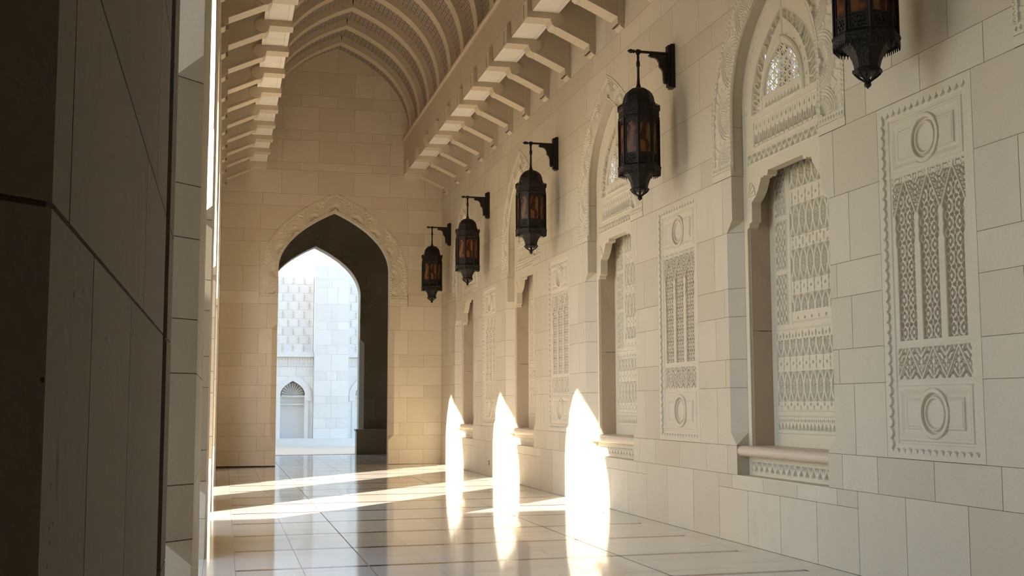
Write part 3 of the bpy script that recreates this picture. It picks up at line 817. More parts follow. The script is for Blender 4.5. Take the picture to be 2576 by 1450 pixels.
# ================================================================== end wall
EC = [0, 0.37, 0.732, 1.048, 1.684, 1.998, 2.472, 2.787, 3.415, 4.04, 4.352, 4.99, 5.628, 5.94, 6.56, 6.872, 7.486, 7.70, 8.28, 8.54, 9.15, 9.465, 10.09, 11.2]
ja = [0.385, 1.005, 4.365, 4.99]; jb = [0.80, 4.572]
JA = [0.38, 1.31, 2.235, 3.15, 4.08, 5.0]; JB = [0.85, 1.77, 2.70, 3.615, 4.54]
def ej(i):
    if i <= 9: return ja if i % 2 == 0 else jb
    if i <= 13: return [0.385, 4.98] if i % 2 == 0 else [0.80, 4.57]
    return JB if i % 2 == 0 else JA
CX = 2.68
def end_open(z):
    if z < 4.038: return float(np.interp(z, [0.605, 0.735, 3.415, 3.545], [1.41, 1.55, 1.55, 1.41]))
    return float(E_OUT.hw(z))
CUTZ = [0.605, 0.735, 3.545]
we = masonry('wall_end', rows(XL, W, EC, ej), [(CX, -1, 6.94, end_open)], pe, [M['warm'], M['joint']])
tag(we, 'honey stone end wall with the tall pointed archway', 'wall', kind='structure')
pw = lambda U, Z, d: np.stack([U + CX, EY + d, Z], -1)
def arch_trim(name, Y, sgn=1, mt=None):
    t = empty(name, (CX, Y, 0))
    band('carved_band', E_IN, E_OUT, 4.20, lambda U, Z, d: np.stack([U, d * sgn, Z], -1), mt, 5, n=1150, nt=84, parent=t, foot=0.09, amp=1.15)
    mb = MB()
    for s in (-1, 1):
        a, b = sorted((s * 1.41, s * 1.88)); f = 0.004
        mb.box(a, b, -0.004, 0.06, 4.043, 4.20)
        for (c, d, e, h) in ((a, b, 4.185, 4.20), (a, b, 4.043, 4.078), (a, a + 0.03, 4.078, 4.185), (b - 0.03, b, 4.078, 4.185)): mb.box(c, d, -0.018, -0.003, e, h)
        mb.box(a + 0.06, b - 0.06, -0.014, -0.003, 4.10, 4.165)
    mb.build('band_foot', mt, t)
    reveal('jamb', -0.04, E_IN, lambda u, z, d: (u, d * sgn, z), 0.27 if name == 'trim_1' else 0.6, mt, t, face=lambda z: float(np.interp(z, [0.605, 0.735, 3.415, 3.545], [1.41, 1.55, 1.55, 1.41])), cd=0.14)
    return t
tag(arch_trim('trim_1', EY, 1, M['carve_warm']), 'carved shell-pattern band framing the archway in the end wall', 'arch', kind='structure')
# passage behind the end wall
E2 = 36.6
CUTZ = [0.605, 0.735, 3.545]
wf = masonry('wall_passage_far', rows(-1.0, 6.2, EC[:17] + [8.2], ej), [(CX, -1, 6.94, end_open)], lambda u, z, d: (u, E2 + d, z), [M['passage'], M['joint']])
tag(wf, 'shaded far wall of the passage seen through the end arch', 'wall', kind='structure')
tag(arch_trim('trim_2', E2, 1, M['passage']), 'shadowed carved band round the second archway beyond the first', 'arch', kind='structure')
mb = MB()
def hole_wall(y0, y1, x0, x1, ztop):
    """thick wall with the pointed opening left free"""
    zz = [-0.3] + [E_IN.zs] + [float(q[1]) for q in E_IN.pts[1:]]
    hh = [1.41, 1.41] + [float(q[0]) for q in E_IN.pts[1:]]
    for s in (-1, 1):
        xe = x0 if s < 0 else x1
        pts = [(xe, -0.3)] + [(CX + s * h, z) for h, z in zip(hh, zz)] + [(CX, ztop), (xe, ztop)]
        mb.extrude(pts, lambda u, z: (u, y0, z), lambda u, z: (u, y1, z))
hole_wall(30.19, 30.20, -1.0, 6.3, 12.6)
hole_wall(37.19, 37.2, -1.0, 6.3, 12.6)
mb.box(-1.2, -0.95, 30.0, 37.2, -0.3, 12.6); mb.box(6.1, 6.3, 30.0, 37.2, -0.3, 12.6); mb.box(-1.2, 6.3, 30.2, 37.2, 8.0, 8.3)
mb.box(-1.0, 6.3, 29.95, 37.2, 11.2, 12.6)
mb.box(-12, -1.2, 30.0, 37.2, -0.3, 12.6) 
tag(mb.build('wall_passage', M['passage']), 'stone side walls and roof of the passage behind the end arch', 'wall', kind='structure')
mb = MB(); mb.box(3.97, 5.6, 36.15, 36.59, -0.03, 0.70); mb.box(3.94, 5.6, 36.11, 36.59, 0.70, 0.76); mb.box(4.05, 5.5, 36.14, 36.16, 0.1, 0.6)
tag(mb.build('stone_plinth', M['passage']), 'low dark stone plinth at the foot of the second archway', 'plinth')

# ================================================================== left arcade
PC = [0, 0.37, 0.735, 1.048, 1.684, 1.998, 2.472, 2.787, 3.415, 4.04, 4.352]
def pier(name, a, b, splits, ch0=True, ch1=True, label=None, group=None, mt='wall'):
    mb = MB(); g = 0.003; c1 = 0.155
    cz = lambda z: float(np.interp(z, [0.605, 0.735, 3.415, 3.545], [0.002, c1, c1, 0.002]))
    xo = XL - TH
    for i in range(len(PC) - 1):
        z0, z1 = PC[i], PC[i + 1]
        if z0 == 0: z0 = -0.04
        ys = [a] + [s for s in splits(i) if a + 0.2 < s < b - 0.2] + [b]
        for k in range(len(ys) - 1):
            p, q = ys[k] + g * (k > 0), ys[k + 1] - g * (k < len(ys) - 2)
            rings = []
            for z in [z0 + g] + [zz for zz in (0.605, 0.735, 3.415, 3.545) if z0 + 0.02 < zz < z1 - 0.02] + [z1 - g]:
                c = cz(z); r = [(xo, p, z)]
                r += [(XL - c, p, z), (XL, p + c, z)] if (k == 0 and ch0) else [(XL, p, z)]
                r += [(XL, q - c, z), (XL - c, q, z)] if (k == len(ys) - 2 and ch1) else [(XL, q, z)]
                r.append((xo, q, z)); rings.append(r)
            mb.loft(rings, mi=0, tone=random.random())
    d = 0.006
    rings = []
    for z in (-0.04, 0.605, 0.735, 3.415, 3.545, 4.352):
        c = cz(z); r = [(xo + d, a + d, z)]
        r += [(XL - c - d, a + d, z), (XL - d, a + c + d, z)] if ch0 else [(XL - d, a + d, z)]
        r += [(XL - d, b - c - d, z), (XL - c - d, b - d, z)] if ch1 else [(XL - d, b - d, z)]
        r.append((xo + d, b - d, z)); rings.append(r)
    mb.loft(rings, mi=1)
    o = mb.build(name, [M[mt], M['joint']], recalc=True)
    return tag(o, label, 'pier', group)
def near_splits(i):
    return {3: [1.50, 2.10], 4: [1.26, 2.41], 2: [1.50, 2.10], 5: [2.74], 6: [1.4, 2.3], 7: [2.0]}.get(i, [1.6, 2.5] if i % 2 else [2.05])
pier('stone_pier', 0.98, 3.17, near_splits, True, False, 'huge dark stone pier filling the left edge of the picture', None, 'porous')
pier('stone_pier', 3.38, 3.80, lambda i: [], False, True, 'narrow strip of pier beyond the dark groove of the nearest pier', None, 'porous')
mb = MB(); mb.box(XL - TH + 0.02, XL - 0.06, 3.171, 3.379, -0.03, 4.352)
tag(mb.build('joint_filler', M['dark']), 'dark vertical movement joint between the two nearest piers', 'joint filler')
plab2 = ['pier with shaded angled corner just behind the nearest dark pier', 'third pier along the left arcade with a sunlit upper jamb', 'fourth pier along the left arcade, its angled corner glowing in sun', 'fifth slim-looking pier of the left arcade, brightly sunlit edge']
for k in range(4):
    a = left_c[k] + 1.56; b = left_c[k + 1] - 1.56
    pier('stone_pier', a, b, lambda i, a=a, b=b: [a + 1.1] if i % 2 else [a + 0.65, b - 0.65], True, True, plab2[k], 'piers of the left arcade')
pier('stone_pier', left_c[4] + 1.56, EY - 0.004, lambda i: [], True, False, 'half pier of the left arcade against the end wall')
CUTZ = []
LC = [4.352, 4.99, 5.628, 5.94, 6.56, 6.872, 7.49, 8.12]
def lj(i):
    base = 0.65 if i % 2 else 0.0
    return [base + 0.93 * k + (0.46 if i % 2 else 0) for k in range(-3, 34)]
opens_l = [(c, -1, 6.52, lambda z: float(L_IN.hw(z))) for c in left_c]
wl = masonry('wall_left', rows(-3.0, EY, LC, lj), opens_l, pl, [M['wall'], M['joint']])
tag(wl, 'upper wall of the left arcade above the pointed openings', 'wall', kind='structure')
mb = MB()
for k, c in enumerate(left_c):            # exterior face and arch soffits
    zz = [4.354, L_IN.zs] + [float(q[1]) for q in L_IN.pts[1:]]; hh = [1.56, 1.56] + [float(q[0]) for q in L_IN.pts[1:]]
    lo = -3.3 if k == 0 else (left_c[k - 1] + c) / 2; hi = 30.2 if k == 4 else (left_c[k + 1] + c) / 2
    for s in (-1, 1):
        ye = lo if s < 0 else hi
        pts = [(ye, 4.354)] + [(c + s * h, z) for h, z in zip(hh, zz)] + [(c, 12.6), (ye, 12.6)]
        mb.extrude(pts, lambda u, z: (XL - TH, u, z), lambda u, z: (XL - 0.006, u, z))
tag(mb.build('wall_left_outer', M['wall']), 'outer face and arch soffits of the left arcade wall', 'wall', kind='structure')
mb = MB(); mb.box(XL - TH - 0.25, XL - TH, -3.0, 0.975, -0.04, 4.352)  # unseen wall, added to keep light off the near bay
tag(mb.build('wall_left_near', M['wall']), 'plain unseen wall added beside the camera to keep the near bay dark', 'wall', kind='structure')
mb = MB(); mb.box(XL - TH - 0.2, W + 1.2, -3.4, -3.0, -0.1, 12.6); mb.box(3.6, W + 0.6, -3.0, 1.0, -0.04, 7.4); mb.box(XL - TH, 3.6, -3.0, 2.0, 4.36, 7.4)  # back wall, plus an unseen mass and low ceiling added to darken the pier
tag(mb.build('wall_near', M['wall']), 'wall behind the camera with added masses that darken the near pier', 'wall', kind='structure')
mb = MB(); mb.box(XL - TH, 3.6, -1.3, -1.2, -0.03, 4.36)  # unseen dark panel, added behind the camera to darken the near pier
for q in range(8): mb.box(XL - TH + 0.1 + q * 0.55, XL - TH + 0.5 + q * 0.55, -1.2, -1.17, 0.2, 4.1)
tag(mb.build('light_blocker_1', mat('dark_blocker', (0.06, 0.035, 0.02), 0.5)), 'unseen dark boards added behind the camera to cut bounced light', 'light_blocker', kind='structure')

# ================================================================== beams, corbels, vault
VX = 2.675
def beam(name, x0, x1, s, label):
    """s=+1: inner face looks to -X (right beam)"""
    t = empty(name, (0, 0, 0))
    mb = MB(); mb.box(min(x0, x1), max(x0, x1), -3.0, EY, 7.497, 8.35)
    mb.build('beam_core', M['ceil'], t)
    js = [18.30 + 1.335 * k for k in range(-16, 9)]
    masonry('face', rows(-3.0, EY - 0.002, [7.497, 7.80, 8.352], lambda i: js if i else [j - 0.667 for j in js]), [], lambda u, z, d: (x0 - s * (0.006 - d), u, z), [M['ceil'], M['joint']], parent=t)
    mb = MB(); pf = [(0, 8.35), (-0.012, 8.352), (-0.018, 8.375), (-0.036, 8.395), (-0.036, 8.445), (0.2, 8.445), (0.2, 8.35)]
    mb.loft([[(x0 + s * a, y, b) for a, b in pf] for y in (-3.0, EY - 0.002)]); mb.build('cornice', M['ceil'], t, recalc=True)
    return tag(t, label, 'beam', kind='structure')
beam('trim_3', 4.44, 4.87, 1, 'long stone beam carried on corbels along the right side')
beam('trim_4', 2 * VX - 4.44, 2 * VX - 4.87, -1, 'long stone beam carried on corbels along the left side')
P = lambda x0, x1: np.array([[(x, y, 8.05) for x in (x0, x1)] for y in (-3.0, EY)], float)
for nm, a, b, lb in (('ceiling_strip_right', 4.87, W + 0.01, 'carved ceiling strip between right beam and wall'), ('ceiling_strip_left', XL - 0.01, 2 * VX - 4.87, 'carved ceiling strip between left beam and wall')):
    Q = P(a, b); tag(grid(nm, Q, M['lattice'], uv=Q[..., :2].copy()), lb, 'ceiling', kind='structure')

def corbel(side):
    """side=+1 right wall; local origin on the wall face, +x into the room"""
    t = empty('stone_corbel')
    f = lambda d, y, z: (-side * d, y, z)
    T = 0.29
    ex = lambda mb, pts, y0, y1: mb.extrude(pts, lambda u, z: f(u, y0, z), lambda u, z: f(u, y1, z))
    mb = MB()
    ex(mb, [(1.08, 7.39), (1.08, 7.70), (1.026, 7.70), (1.026, 7.495), (0.55, 7.495), (0.55, 7.39)], 0, T)
    # end lug with a sunk panel
    for (y0, y1, z0, z1) in ((0.0, T, 7.39, 7.43), (0.0, T, 7.66, 7.70), (0.0, 0.045, 7.43, 7.66), (T - 0.045, T, 7.43, 7.66)):
        mb.box(*sorted((-side * 1.079, -side * 1.092)), y0, y1, z0, z1)
    mb.build('arm', M['ceil'], t, recalc=True)
    mb = MB()
    ex(mb, [(0.61 + 0.113 * math.cos(a), 7.39 + 0.113 * math.sin(a)) for a in np.linspace(0, 2 * PI, 33)[:-1]], -0.004, T + 0.004)
    mb.build('roundel', M['ceil'], t, smooth=False, recalc=True)
    mb = MB()
    web = [(0.0, 6.93), (0.105, 6.93), (0.105, 7.03), (0.605, 7.258), (0.66, 7.27), (0.70, 7.31), (0.72, 7.39), (0.62, 8.04), (0.0, 8.04)]
    ex(mb, web, 0.012, T - 0.012)
    rim = [(0.0, 6.93), (0.105, 6.93), (0.105, 7.03), (0.605, 7.258), (0.60, 7.30), (0.50, 7.39), (0.11, 7.39), (0.11, 7.32), (0.11, 7.05), (0.10, 6.95), (0.0, 6.95)]
    mb.build('web', M['ceil'], t, recalc=True)
    mb = MB()
    ex(mb, [(0.09, 7.00), (0.105, 7.03), (0.61, 7.259), (0.61, 7.285), (0.10, 7.054)], 0, T)
    ex(mb, [(0.61, 7.259), (0.66, 7.268), (0.70, 7.30), (0.725, 7.39), (0.70, 7.39), (0.66, 7.31), (0.61, 7.285)], 0, T)
    mb.build('brace', M['ceil'], t, recalc=True)
    mb = MB()
    ex(mb, [(0, 6.93), (0, 8.03), (0.105, 8.03), (0.105, 6.93)], 0, T)
    ex(mb, [(0, 6.875), (0.03, 6.885), (0.055, 6.905), (0.065, 6.93), (0, 6.93)], 0.02, T - 0.02)
    mb.build('wall_foot', M['ceil'], t, recalc=True)
    # pale soffit slab of the beam between this corbel and the next
    return t
def soffit(side, y0, y1, label):
    t = empty('soffit_panel', (0, 0, 0)); xa, xb = 4.44, 4.87
    X = (lambda x: x) if side > 0 else (lambda x: 2 * VX - x)
    mb = MB(); mb.box(*sorted((X(xa + 0.075), X(xb - 0.065))), y0 + 0.005, y1 - 0.005, 7.486, 7.4972); mb.build('slab', M['soffit'], t)
    mb = MB()
    for a, b in ((xa + 0.003, xa + 0.072), (xb - 0.062, xb - 0.002)): mb.box(*sorted((X(a), X(b))), y0 + 0.005, y1 - 0.005, 7.484, 7.4972)
    mb.build('border', M['soffit'], t)
    mb = MB()
    for a, b in ((xa + 0.072, xa + 0.075), (xb - 0.065, xb - 0.062)): mb.box(*sorted((X(a), X(b))), y0 + 0.005, y1 - 0.005, 7.4955, 7.4972)
    mb.build('groove', M['joint'], t)
    return tag(t, label, 'soffit panel', 'pale soffit panels between the corbels')
def corbel_row(side, ymin):
    ys = [18.095 + 1.335 * k for k in range(-8, 8)] + [29.0]; ys = [y for y in ys if y >= ymin][::-1]
    p = corbel(side)
    for i, y in enumerate(ys):
        o = p if i == 0 else copy_tree(p)
        o.location = (W if side > 0 else XL, y, 0)
        s = 'right' if side > 0 else 'left'
        tag(o, 'stone corbel under the %s-hand beam, %s from the end wall' % (s, ORD[i]), 'corbel', 'corbels of the %s beam' % s)
        y1 = ys[i - 1] if i else EY
        soffit(side, y + 0.29, y1, 'pale soffit panel of the %s beam, %s from the end wall' % (s, ORD[i]))
corbel_row(1, 12.5)
corbel_row(-1, 11.0)

# vault
V_W = [(1.905, 8.44), (1.905, 9.65), (1.12, 10.30), (0, 10.75)]
V_R = [(1.775, 8.44), (1.775, 9.58), (1.03, 10.16), (0, 10.58)]
a = bez(V_W, 40); prof = [(VX - q[0], q[1]) for q in a] + [(VX + q[0], q[1]) for q in a[::-1][1:]]
ysv = [-3.0, EY]
L = np.concatenate([[0], np.cumsum([math.hypot(prof[i + 1][0] - prof[i][0], prof[i + 1][1] - prof[i][1]) for i in range(len(prof) - 1)])])
Pv = np.array([[(x, y, z) for x, z in prof] for y in ysv], float)
UVv = np.array([[(l, y) for l in L] for y in ysv], float)
tag(grid('ceiling', Pv, M['lattice'], uv=UVv), 'pointed barrel vault with bands of interlaced star carving', 'ceiling', kind='structure')
mb = MB(); mb.box(XL - TH - 0.2, W + 1.2, -3.4, 30.2, 11.2, 12.6)
tag(mb.build('ceiling_roof', M['warm']), 'flat stone roof over the vault', 'roof', kind='structure')
def rib():
    mb = MB(); n = 48
    A_ = bez(V_W, n); B_ = bez(V_R, n)
    segs = [(0, 7), (7, 15), (15, 23), (23, 31), (31, 40), (40, n)]
    for s in (-1, 1):
        for i, (p, q) in enumerate(segs):
            ks = list(range(p, q + 1)); rings = []
            for j, k in enumerate(ks):
                f = 0.0 if p == 0 or j else 0.10
                k2 = min(k + 1, n)
                bo = B_[k] + (B_[k2] - B_[k]) * f * 0.5; ao = A_[k] + (A_[k2] - A_[k]) * f * 0.5
                rings.append([(s * bo[0], 0, bo[1]), (s * bo[0], 0.31, bo[1]), (s * (ao[0] + 0.02), 0.31, ao[1] + 0.02), (s * (ao[0] + 0.02), 0, ao[1] + 0.02)])
            mb.loft(rings, tone=random.random())
    return mb.build('vault_rib', M['ceil'], recalc=True)
r0 = rib()
ys = [18.095 + 1.335 * k for k in range(-4, 9)][::-1]
for i, y in enumerate(ys):
    o = r0 if i == 0 else copy_tree(r0)
    o.location = (VX, y, 0); tag(o, 'plain pointed stone rib of the vault, %s from the end wall' % ORD[i], 'vault rib', 'ribs of the vault')

# ================================================================== lanterns
def octring(r, z): return [(r * math.cos(PI / 8 + k * PI / 4), r * math.sin(PI / 8 + k * PI / 4), z) for k in range(8)]
def oloft(mb, prof): mb.loft([octring(r, z) for r, z in prof])
def side_pt(k, t, r, z):
    a0 = PI / 8 + k * PI / 4; a1 = a0 + PI / 4
    return ((1 - t) * r * math.cos(a0) + t * r * math.cos(a1), (1 - t) * r * math.sin(a0) + t * r * math.sin(a1), z)
def make_lantern():
    t = empty('hanging_lantern')
    mb = MB(); mb.lathe([(0.045, 5.455), (0.03, 5.49), (0.02, 5.53), (0.0165, 5.60), (0.0155, 5.74), (0.022, 5.745), (0.024, 5.76), (0.024, 5.80), (0.020, 5.815), (0.0155, 5.82), (0.0155, 5.905)], 14)
    mb.build('hanger_rod', M['bronze'], t, smooth=True)
    mb = MB(); oloft(mb, [(0.204, 5.195), (0.208, 5.20), (0.208, 5.275), (0.200, 5.285), (0.198, 5.30), (0.190, 5.345), (0.170, 5.39), (0.140, 5.425), (0.10, 5.452), (0.05, 5.468), (0.03, 5.475)])
    mb.build('dome', M['filigree'], t)
    mb = MB(); oloft(mb, [(0.245, 5.045), (0.262, 5.06), (0.262, 5.075), (0.254, 5.085), (0.254, 5.155), (0.268, 5.165), (0.268, 5.185), (0.2, 5.20)])
    for k in range(8):
        for j in range(7):
            c = (j + 0.5) / 7; w_ = 0.055
            a = [side_pt(k, c - w_, 0.268, 5.185), side_pt(k, c + w_, 0.268, 5.185), side_pt(k, c + w_ * 0.9, 0.270, 5.205), side_pt(k, c + w_ * 0.35, 0.271, 5.212), side_pt(k, c, 0.272, 5.236), side_pt(k, c - w_ * 0.35, 0.271, 5.212), side_pt(k, c - w_ * 0.9, 0.270, 5.205)]
            b = [(x * 0.965, y * 0.965, z) for x, y, z in a]
            mb.faces(a + b, [list(range(7)), list(range(13, 6, -1))] + [(i, (i + 1) % 7, 7 + (i + 1) % 7, 7 + i) for i in range(7)])
    mb.build('crown', M['filigree'], t)
    mb = MB()
    R0, R1 = 0.246, 0.232
    for k in range(8):
        def plate(pts):
            a = [side_pt(k, u, R0, z) for u, z in pts]; b = [side_pt(k, u, R1, z) for u, z in pts]; n = len(pts)
            mb.faces(a + b, [list(range(n)), list(range(2 * n - 1, n - 1, -1))] + [(i, (i + 1) % n, n + (i + 1) % n, n + i) for i in range(n)])
        for s in (0, 1):
            q = lambda u: u if s == 0 else 1 - u
            plate([(q(0.0), 4.455), (q(0.14), 4.455), (q(0.14), 5.05), (q(0.0), 5.05)])
            plate([(q(0.14), 4.93), (q(0.17), 4.96), (q(0.24), 4.985), (q(0.36), 4.985), (q(0.42), 5.005), (q(0.5), 5.012), (q(0.5), 5.05), (q(0.14), 5.05)])
        plate([(0.14, 4.595), (0.86, 4.595), (0.86, 4.61), (0.14, 4.61)]); plate([(0.14, 4.455), (0.86, 4.455), (0.86, 4.475), (0.14, 4.475)])
        x, y, _ = side_pt(k, 0, 0.252, 0); mb.tube((x, y, 4.45), (x, y, 5.05), 0.011, 8)
    fr_ = mb.build('frame', M['bronze'], t)
    for k in range(8):
        P = np.array([[side_pt(k, u, 0.236, z) for u in (0.12, 0.5, 0.88)] for z in (4.60, 4.80, 5.03)], float)
        g_ = grid('glass_pane', P, M['amber'], fr_); g_['label'] = 'marbled amber glass pane'
    mb = MB()
    for k in range(8):
        a = [side_pt(k, u, 0.240, z) for u, z in ((0.14, 4.475), (0.86, 4.475), (0.86, 4.595), (0.14, 4.595))]; mb.poly(a)
        for j in range(6):
            an = j * PI / 3; cu, cz = 0.5 + 0.2 * math.cos(an), 4.535 + 0.037 * math.sin(an)
            mb.tube(side_pt(k, cu, 0.240, cz), side_pt(k, cu, 0.250, cz), 0.011, 6)
        mb.tube(side_pt(k, 0.5, 0.240, 4.535), side_pt(k, 0.5, 0.252, 4.535), 0.014, 6)
    mb.build('pierced_panel', M['filigree'], fr_)
    mb = MB(); oloft(mb, [(0.245, 4.475), (0.262, 4.462), (0.272, 4.445), (0.272, 4.425), (0.266, 4.42), (0.266, 4.385), (0.25, 4.385), (0.22, 4.40)])
    for k in range(8):
        for j in range(7):
            c = (j + 0.5) / 7; w_ = 0.058
            a = [side_pt(k, c - w_, 0.267, 4.388), side_pt(k, c + w_, 0.267, 4.388), side_pt(k, c + w_ * 0.9, 0.268, 4.368), side_pt(k, c + w_ * 0.3, 0.268, 4.36), side_pt(k, c, 0.268, 4.335), side_pt(k, c - w_ * 0.3, 0.268, 4.36), side_pt(k, c - w_ * 0.9, 0.268, 4.368)]
            b = [(x * 0.965, y * 0.965, z) for x, y, z in a]
            mb.faces(a + b, [list(range(7)), list(range(13, 6, -1))] + [(i, (i + 1) % 7, 7 + (i + 1) % 7, 7 + i) for i in range(7)])
    mb.build('skirt', M['filigree'], t)
    mb = MB(); oloft(mb, [(0.215, 4.415), (0.205, 4.385), (0.185, 4.352), (0.165, 4.34), (0.140, 4.305), (0.118, 4.262), (0.105, 4.215), (0.102, 4.190), (0.118, 4.182), (0.120, 4.160), (0.105, 4.150)])
    tl_ = mb.build('tail', M['filigree'], t)
    mb = MB()
    for k in range(8):
        pr_ = [(0.104, 4.152), (0.075, 4.125), (0.045, 4.105), (0.02, 4.085)]
        a0 = PI / 8 + k * PI / 4
        for (ra, za), (rb, zb) in zip(pr_[:-1], pr_[1:]): mb.tube((ra * math.cos(a0), ra * math.sin(a0), za), (rb * math.cos(a0), rb * math.sin(a0), zb), 0.008, 6)
    mb.lathe([(0.015, 4.15), (0.02, 4.10), (0.016, 4.086), (0.026, 4.075), (0.030, 4.062), (0.024, 4.048), (0.010, 4.038), (0.002, 4.028)], 12)
    mb.build('finial', M['bronze'], tl_, smooth=False)
    return t
def make_bracket():
    t = empty('wall_bracket')
    mb = MB(); mb.box(-0.052, 0.0, -0.065, 0.065, 5.49, 6.055); mb.box(-0.085, -0.05, -0.045, 0.045, 5.505, 6.04); mb.build('back_plate', M['bronze'], t)
    mb = MB(); mb.tube((-0.07, 0, 5.94), (-0.50, 0, 5.94), 0.018, 12); mb.tube((-0.445, 0, 5.94), (-0.50, 0, 5.94), 0.027, 12)
    for (a, b, r, q) in ((-0.50, -0.53, 0.012, 0.012), (-0.525, -0.535, 0.024, 0.024), (-0.54, -0.565, 0.018, 0.028), (-0.565, -0.585, 0.028, 0.024), (-0.585, -0.615, 0.024, 0.003)): mb.tube((a, 0, 5.94), (b, 0, 5.94), r, 12, q)
    mb.tube((-0.473, 0, 5.90), (-0.473, 0, 5.965), 0.022, 12)
    mb.build('arm', M['bronze'], t, smooth=False)
    mb = MB()
    sc = [(0.085, 5.918), (0.32, 5.918), (0.335, 5.905), (0.33, 5.89), (0.30, 5.875), (0.25, 5.872), (0.215, 5.85), (0.195, 5.81), (0.19, 5.755), (0.165, 5.735), (0.145, 5.70), (0.138, 5.64), (0.14, 5.60), (0.125, 5.575), (0.085, 5.57)]
    mb.extrude(sc, lambda u, z: (-u, -0.02, z), lambda u, z: (-u, 0.02, z)); mb.lathe([(0.012, 5.545), (0.024, 5.555), (0.028, 5.575), (0.02, 5.595), (0.01, 5.60)], 10, c=(-0.115, 0))
    mb.build('scroll', M['bronze'], t, recalc=True)
    return t
ly = [28.70, 24.28, 18.94, 13.60, 8.26]
llab = ['bronze lantern farthest away, against the end wall corner', 'bronze lantern with amber glass, second from the end wall', 'middle bronze lantern hanging halfway along the right wall', 'big dark bronze lantern in front of the carved window arch', 'nearest lantern, black silhouette cut by the top edge']
blab = ['wall bracket of the farthest lantern, beside the end wall', 'wall bracket carrying the second lantern from the end wall', 'wall bracket carrying the middle lantern', 'wall bracket carrying the big dark lantern', 'wall bracket above the picture edge holding the nearest lantern']
lan = make_lantern(); brk = make_bracket()
for i, y in enumerate(ly):
    o = lan if i == 0 else copy_tree(lan); o.location = (W - 0.473, y, 0); tag(o, llab[i], 'lantern', 'bronze lanterns along the right wall')
    b = brk if i == 0 else copy_tree(brk); b.location = (W, y, 0); tag(b, blab[i], 'bracket', 'lantern brackets on the right wall')

# socket low on the wall
t = empty('power_socket', (W, 24.24, 0.285)); mb = MB(); mb.box(-0.012, 0.0, -0.045, 0.045, -0.06, 0.06); mb.build('cover_plate', M['brass'], t)
mb = MB(); mb.box(-0.018, -0.011, -0.025, 0.02, -0.04, -0.005); mb.box(-0.018, -0.011, -0.02, 0.025, 0.01, 0.042); mb.build('outlet', M['black'], t)
tag(t, 'small brass power socket low on the right wall between two sun patches', 'socket')

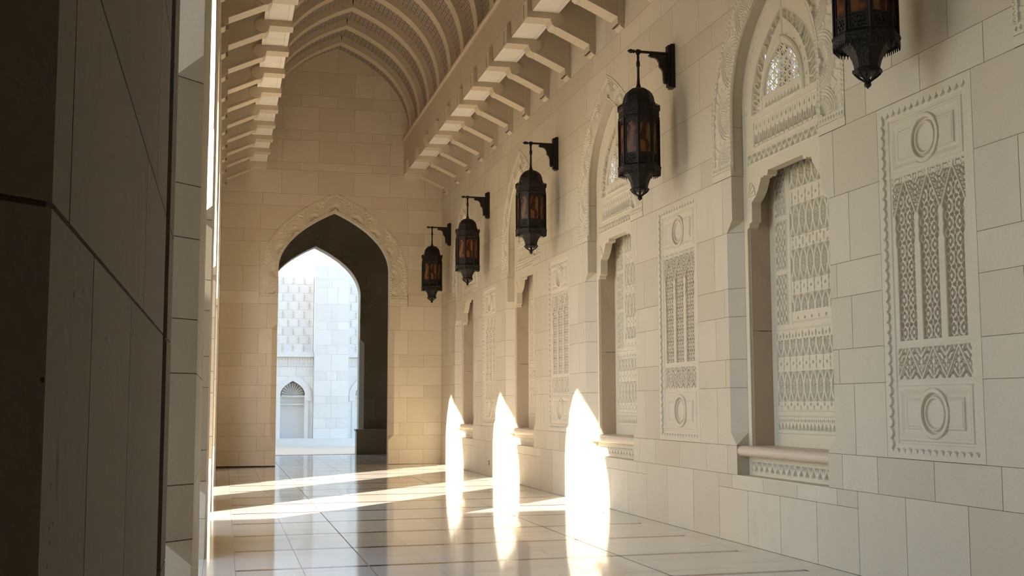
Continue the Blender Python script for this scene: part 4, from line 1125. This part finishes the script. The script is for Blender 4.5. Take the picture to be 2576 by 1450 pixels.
# ================================================================== courtyard: building beyond the arches
FY = 46.0
t = empty('courtyard_building', (2.57, FY, 0))
def fb(x): return x - 2.57
bcr = [0.226, 0.62, 1.05, 1.30, 1.84, 2.12, 2.62, 2.99, 3.34, 3.47]
N_IN = Arch([(0.467, 1.87), (0.467, 2.14), (0.28, 2.28), (0, 2.43)]); N_OUT = Arch([(0.70, 1.87), (0.70, 2.25), (0.42, 2.50), (0, 2.67)])
CUTZ = []
for cx in (2.57, 5.45, -1.55, 9.6):
    pass
plc = lambda dep: (lambda u, z, d: (fb(u), dep + d, z))
bays = [(-6.0, 3.35, [2.57, -0.35, -3.3]), (4.68, 16.0, [5.45, 8.35, 11.3])]
mbw = []
for bi, (xa, xb, cs) in enumerate(bays):
    op_ = [(c, -1, 2.43, lambda z: float(N_IN.hw(z))) for c in cs]
    masonry('lower_wall', rows(xa, xb, bcr, lambda i: [xa + 0.62 * k + 0.3 * (i % 2) for k in range(30)]), op_, plc(0.0), [M['white'], M['wjoint']], parent=t, g=0.004)
    masonry('upper_wall', rows(xa, xb, [3.55 + 0.333 * k for k in range(28)], lambda i: [2.148 - 0.205 * (i % 2) + 0.41 * k for k in range(-22, 36)]), [], plc(0.30), [M['white'], M['wjoint']], parent=t, g=0.006)
    mb = MB()
    for i in range(9):
        for k in range(-20, 34):
            x = 2.148 - 0.205 * (i % 2) + 0.41 * k
            if xa + 0.1 < x < xb - 0.1:
                z = 3.55 + 0.333 * i
                for q in (0.08, 0.165, 0.25): mb.extrude([(fb(x) - 0.035, z + q), (fb(x) + 0.035, z + q), (fb(x), z + q - 0.04)], lambda u, v: (u, 0.295, v), lambda u, v: (u, 0.27, v))
    mb.build('carved_ticks', M['carve'], t)
    mb = MB()
    mb.box(fb(xa), fb(xb), -0.10, 0.35, 3.36, 3.47); mb.box(fb(xa), fb(xb), -0.05, 0.3, 3.47, 3.56)
    mb.build('cornice', M['white1'], t)
    mb = MB()
    for k in range(int((xb - xa) / 0.11)):
        x = fb(xa) + 0.055 + 0.11 * k
        for zz in (3.04, 3.17, 3.30): mb.extrude([(x - 0.045, zz - 0.05), (x + 0.045, zz - 0.05), (x, zz + 0.045)], lambda u, v: (u, -0.003, v), lambda u, v: (u, -0.022, v))
    mb.build('carved_frieze', M['white1'], t)
    for c in cs:
        mb = MB(); rings = []
        for hw_, dp in ((0, 0),):
            pass
        A1 = [(float(a), float(b)) for a, b in N_IN.pts]; A2 = [(float(a), float(b)) for a, b in N_OUT.pts]
        for s in (-1, 1):
            for k in range(len(A1) - 1):
                q = [A1[k], A2[k], A2[k + 1], A1[k + 1]]
                mb.extrude([(fb(c) + s * a, b) for a, b in q], lambda u, v: (u, 0.0, v), lambda u, v: (u, -0.035, v))
            mb.box(*sorted((fb(c) + s * 0.467, fb(c) + s * 0.70)), -0.05, 0.0, 1.66, 1.87); mb.box(*sorted((fb(c) + s * 0.467, fb(c) + s * 0.60)), -0.03, 0.0, 0.226, 1.66)
        mb.build('arch_trim', M['white1'], t)
        mb = MB(); mb.box(fb(c) - 0.5, fb(c) + 0.5, 0.34, 0.4, 0.2, 2.5); mb.box(fb(c) - 0.467, fb(c) + 0.467, 0.2, 0.36, 1.80, 1.87); mb.box(fb(c) - 0.467, fb(c) + 0.467, 0.24, 0.36, 1.50, 1.56)
        for s in (-1, 1): mb.box(*sorted((fb(c) + s * 0.467, fb(c) + s * 0.50)), 0.005, 0.36, 0.2, 1.9)
        for k in range(13):
            a = PI * k / 12; r = 0.44
            mb.extrude([(fb(c), 1.88), (fb(c) + r * math.cos(a - 0.10), 1.88 + r * 1.1 * math.sin(a - 0.10)), (fb(c) + r * 0.92 * math.cos(a), 1.88 + r * 1.12 * math.sin(a)), (fb(c) + r * math.cos(a + 0.10), 1.88 + r * 1.1 * math.sin(a + 0.10))], lambda u, v: (u, 0.33, v), lambda u, v: (u, 0.27, v))
        mb.build('niche_back', M['white1'], t)
masonry('pilaster', rows(3.36, 4.67, [0.226, 0.62, 1.0, 1.55, 1.84, 2.45, 2.8, 3.45, 3.8, 4.4, 4.72, 5.4, 6.05, 6.4, 7.1, 7.6, 8.4, 9.5, 12.7], lambda i: [4.0] if i % 2 == 0 else [3.82, 4.22]), [], plc(-0.35), [M['white'], M['wjoint']], parent=t, g=0.004)
mb = MB(); mb.box(fb(3.36), fb(4.67), -0.345, 0.5, 0.2, 12.7); mb.box(fb(3.19), fb(3.36), 0.55, 0.6, 3.5, 12.7); mb.box(fb(4.67), fb(4.78), 0.55, 0.6, 3.5, 12.7)
mb.box(fb(-6), fb(16), 0.5, 1.5, 0.2, 12.7)
mb.build('core', M['white1'], t)
mb = MB(); mb.box(fb(-8), fb(18), -0.55, 0.5, -0.072, 0.226); mb.build('base_step', M['white1'], t)
mb = MB(); mb.box(fb(2.20), fb(2.84), 0.26, 0.32, 7.20, 7.26); mb.box(fb(2.30), fb(2.74), 0.27, 0.31, 7.26, 8.6); mb.build('window_frame', M['carve'], t)
tag(t, 'white marble courtyard building with niches seen through the archways', 'building')

mb = MB(); mb.box(-12, -6.0, 19.2, 29.98, -0.07, 11.6); mb.box(-12.1, -5.9, 19.1, 29.98, 11.2, 11.35)  # unseen block, sized to stop direct sun entering the last arch
tag(mb.build('wall_sun_blocker', M['wall']), 'unseen block added outside the last arch to keep direct sun out', 'wall', kind='structure')
# wing of the same building on the near side of the courtyard; it shades the near bays
mb = MB(); mb.box(-30, XL - TH - 0.26, -22, 3.72, -0.07, 8.38)
tag(mb.build('wall_courtyard_wing', M['white']), 'tall stone wing across the courtyard behind the camera side', 'wall', kind='structure')
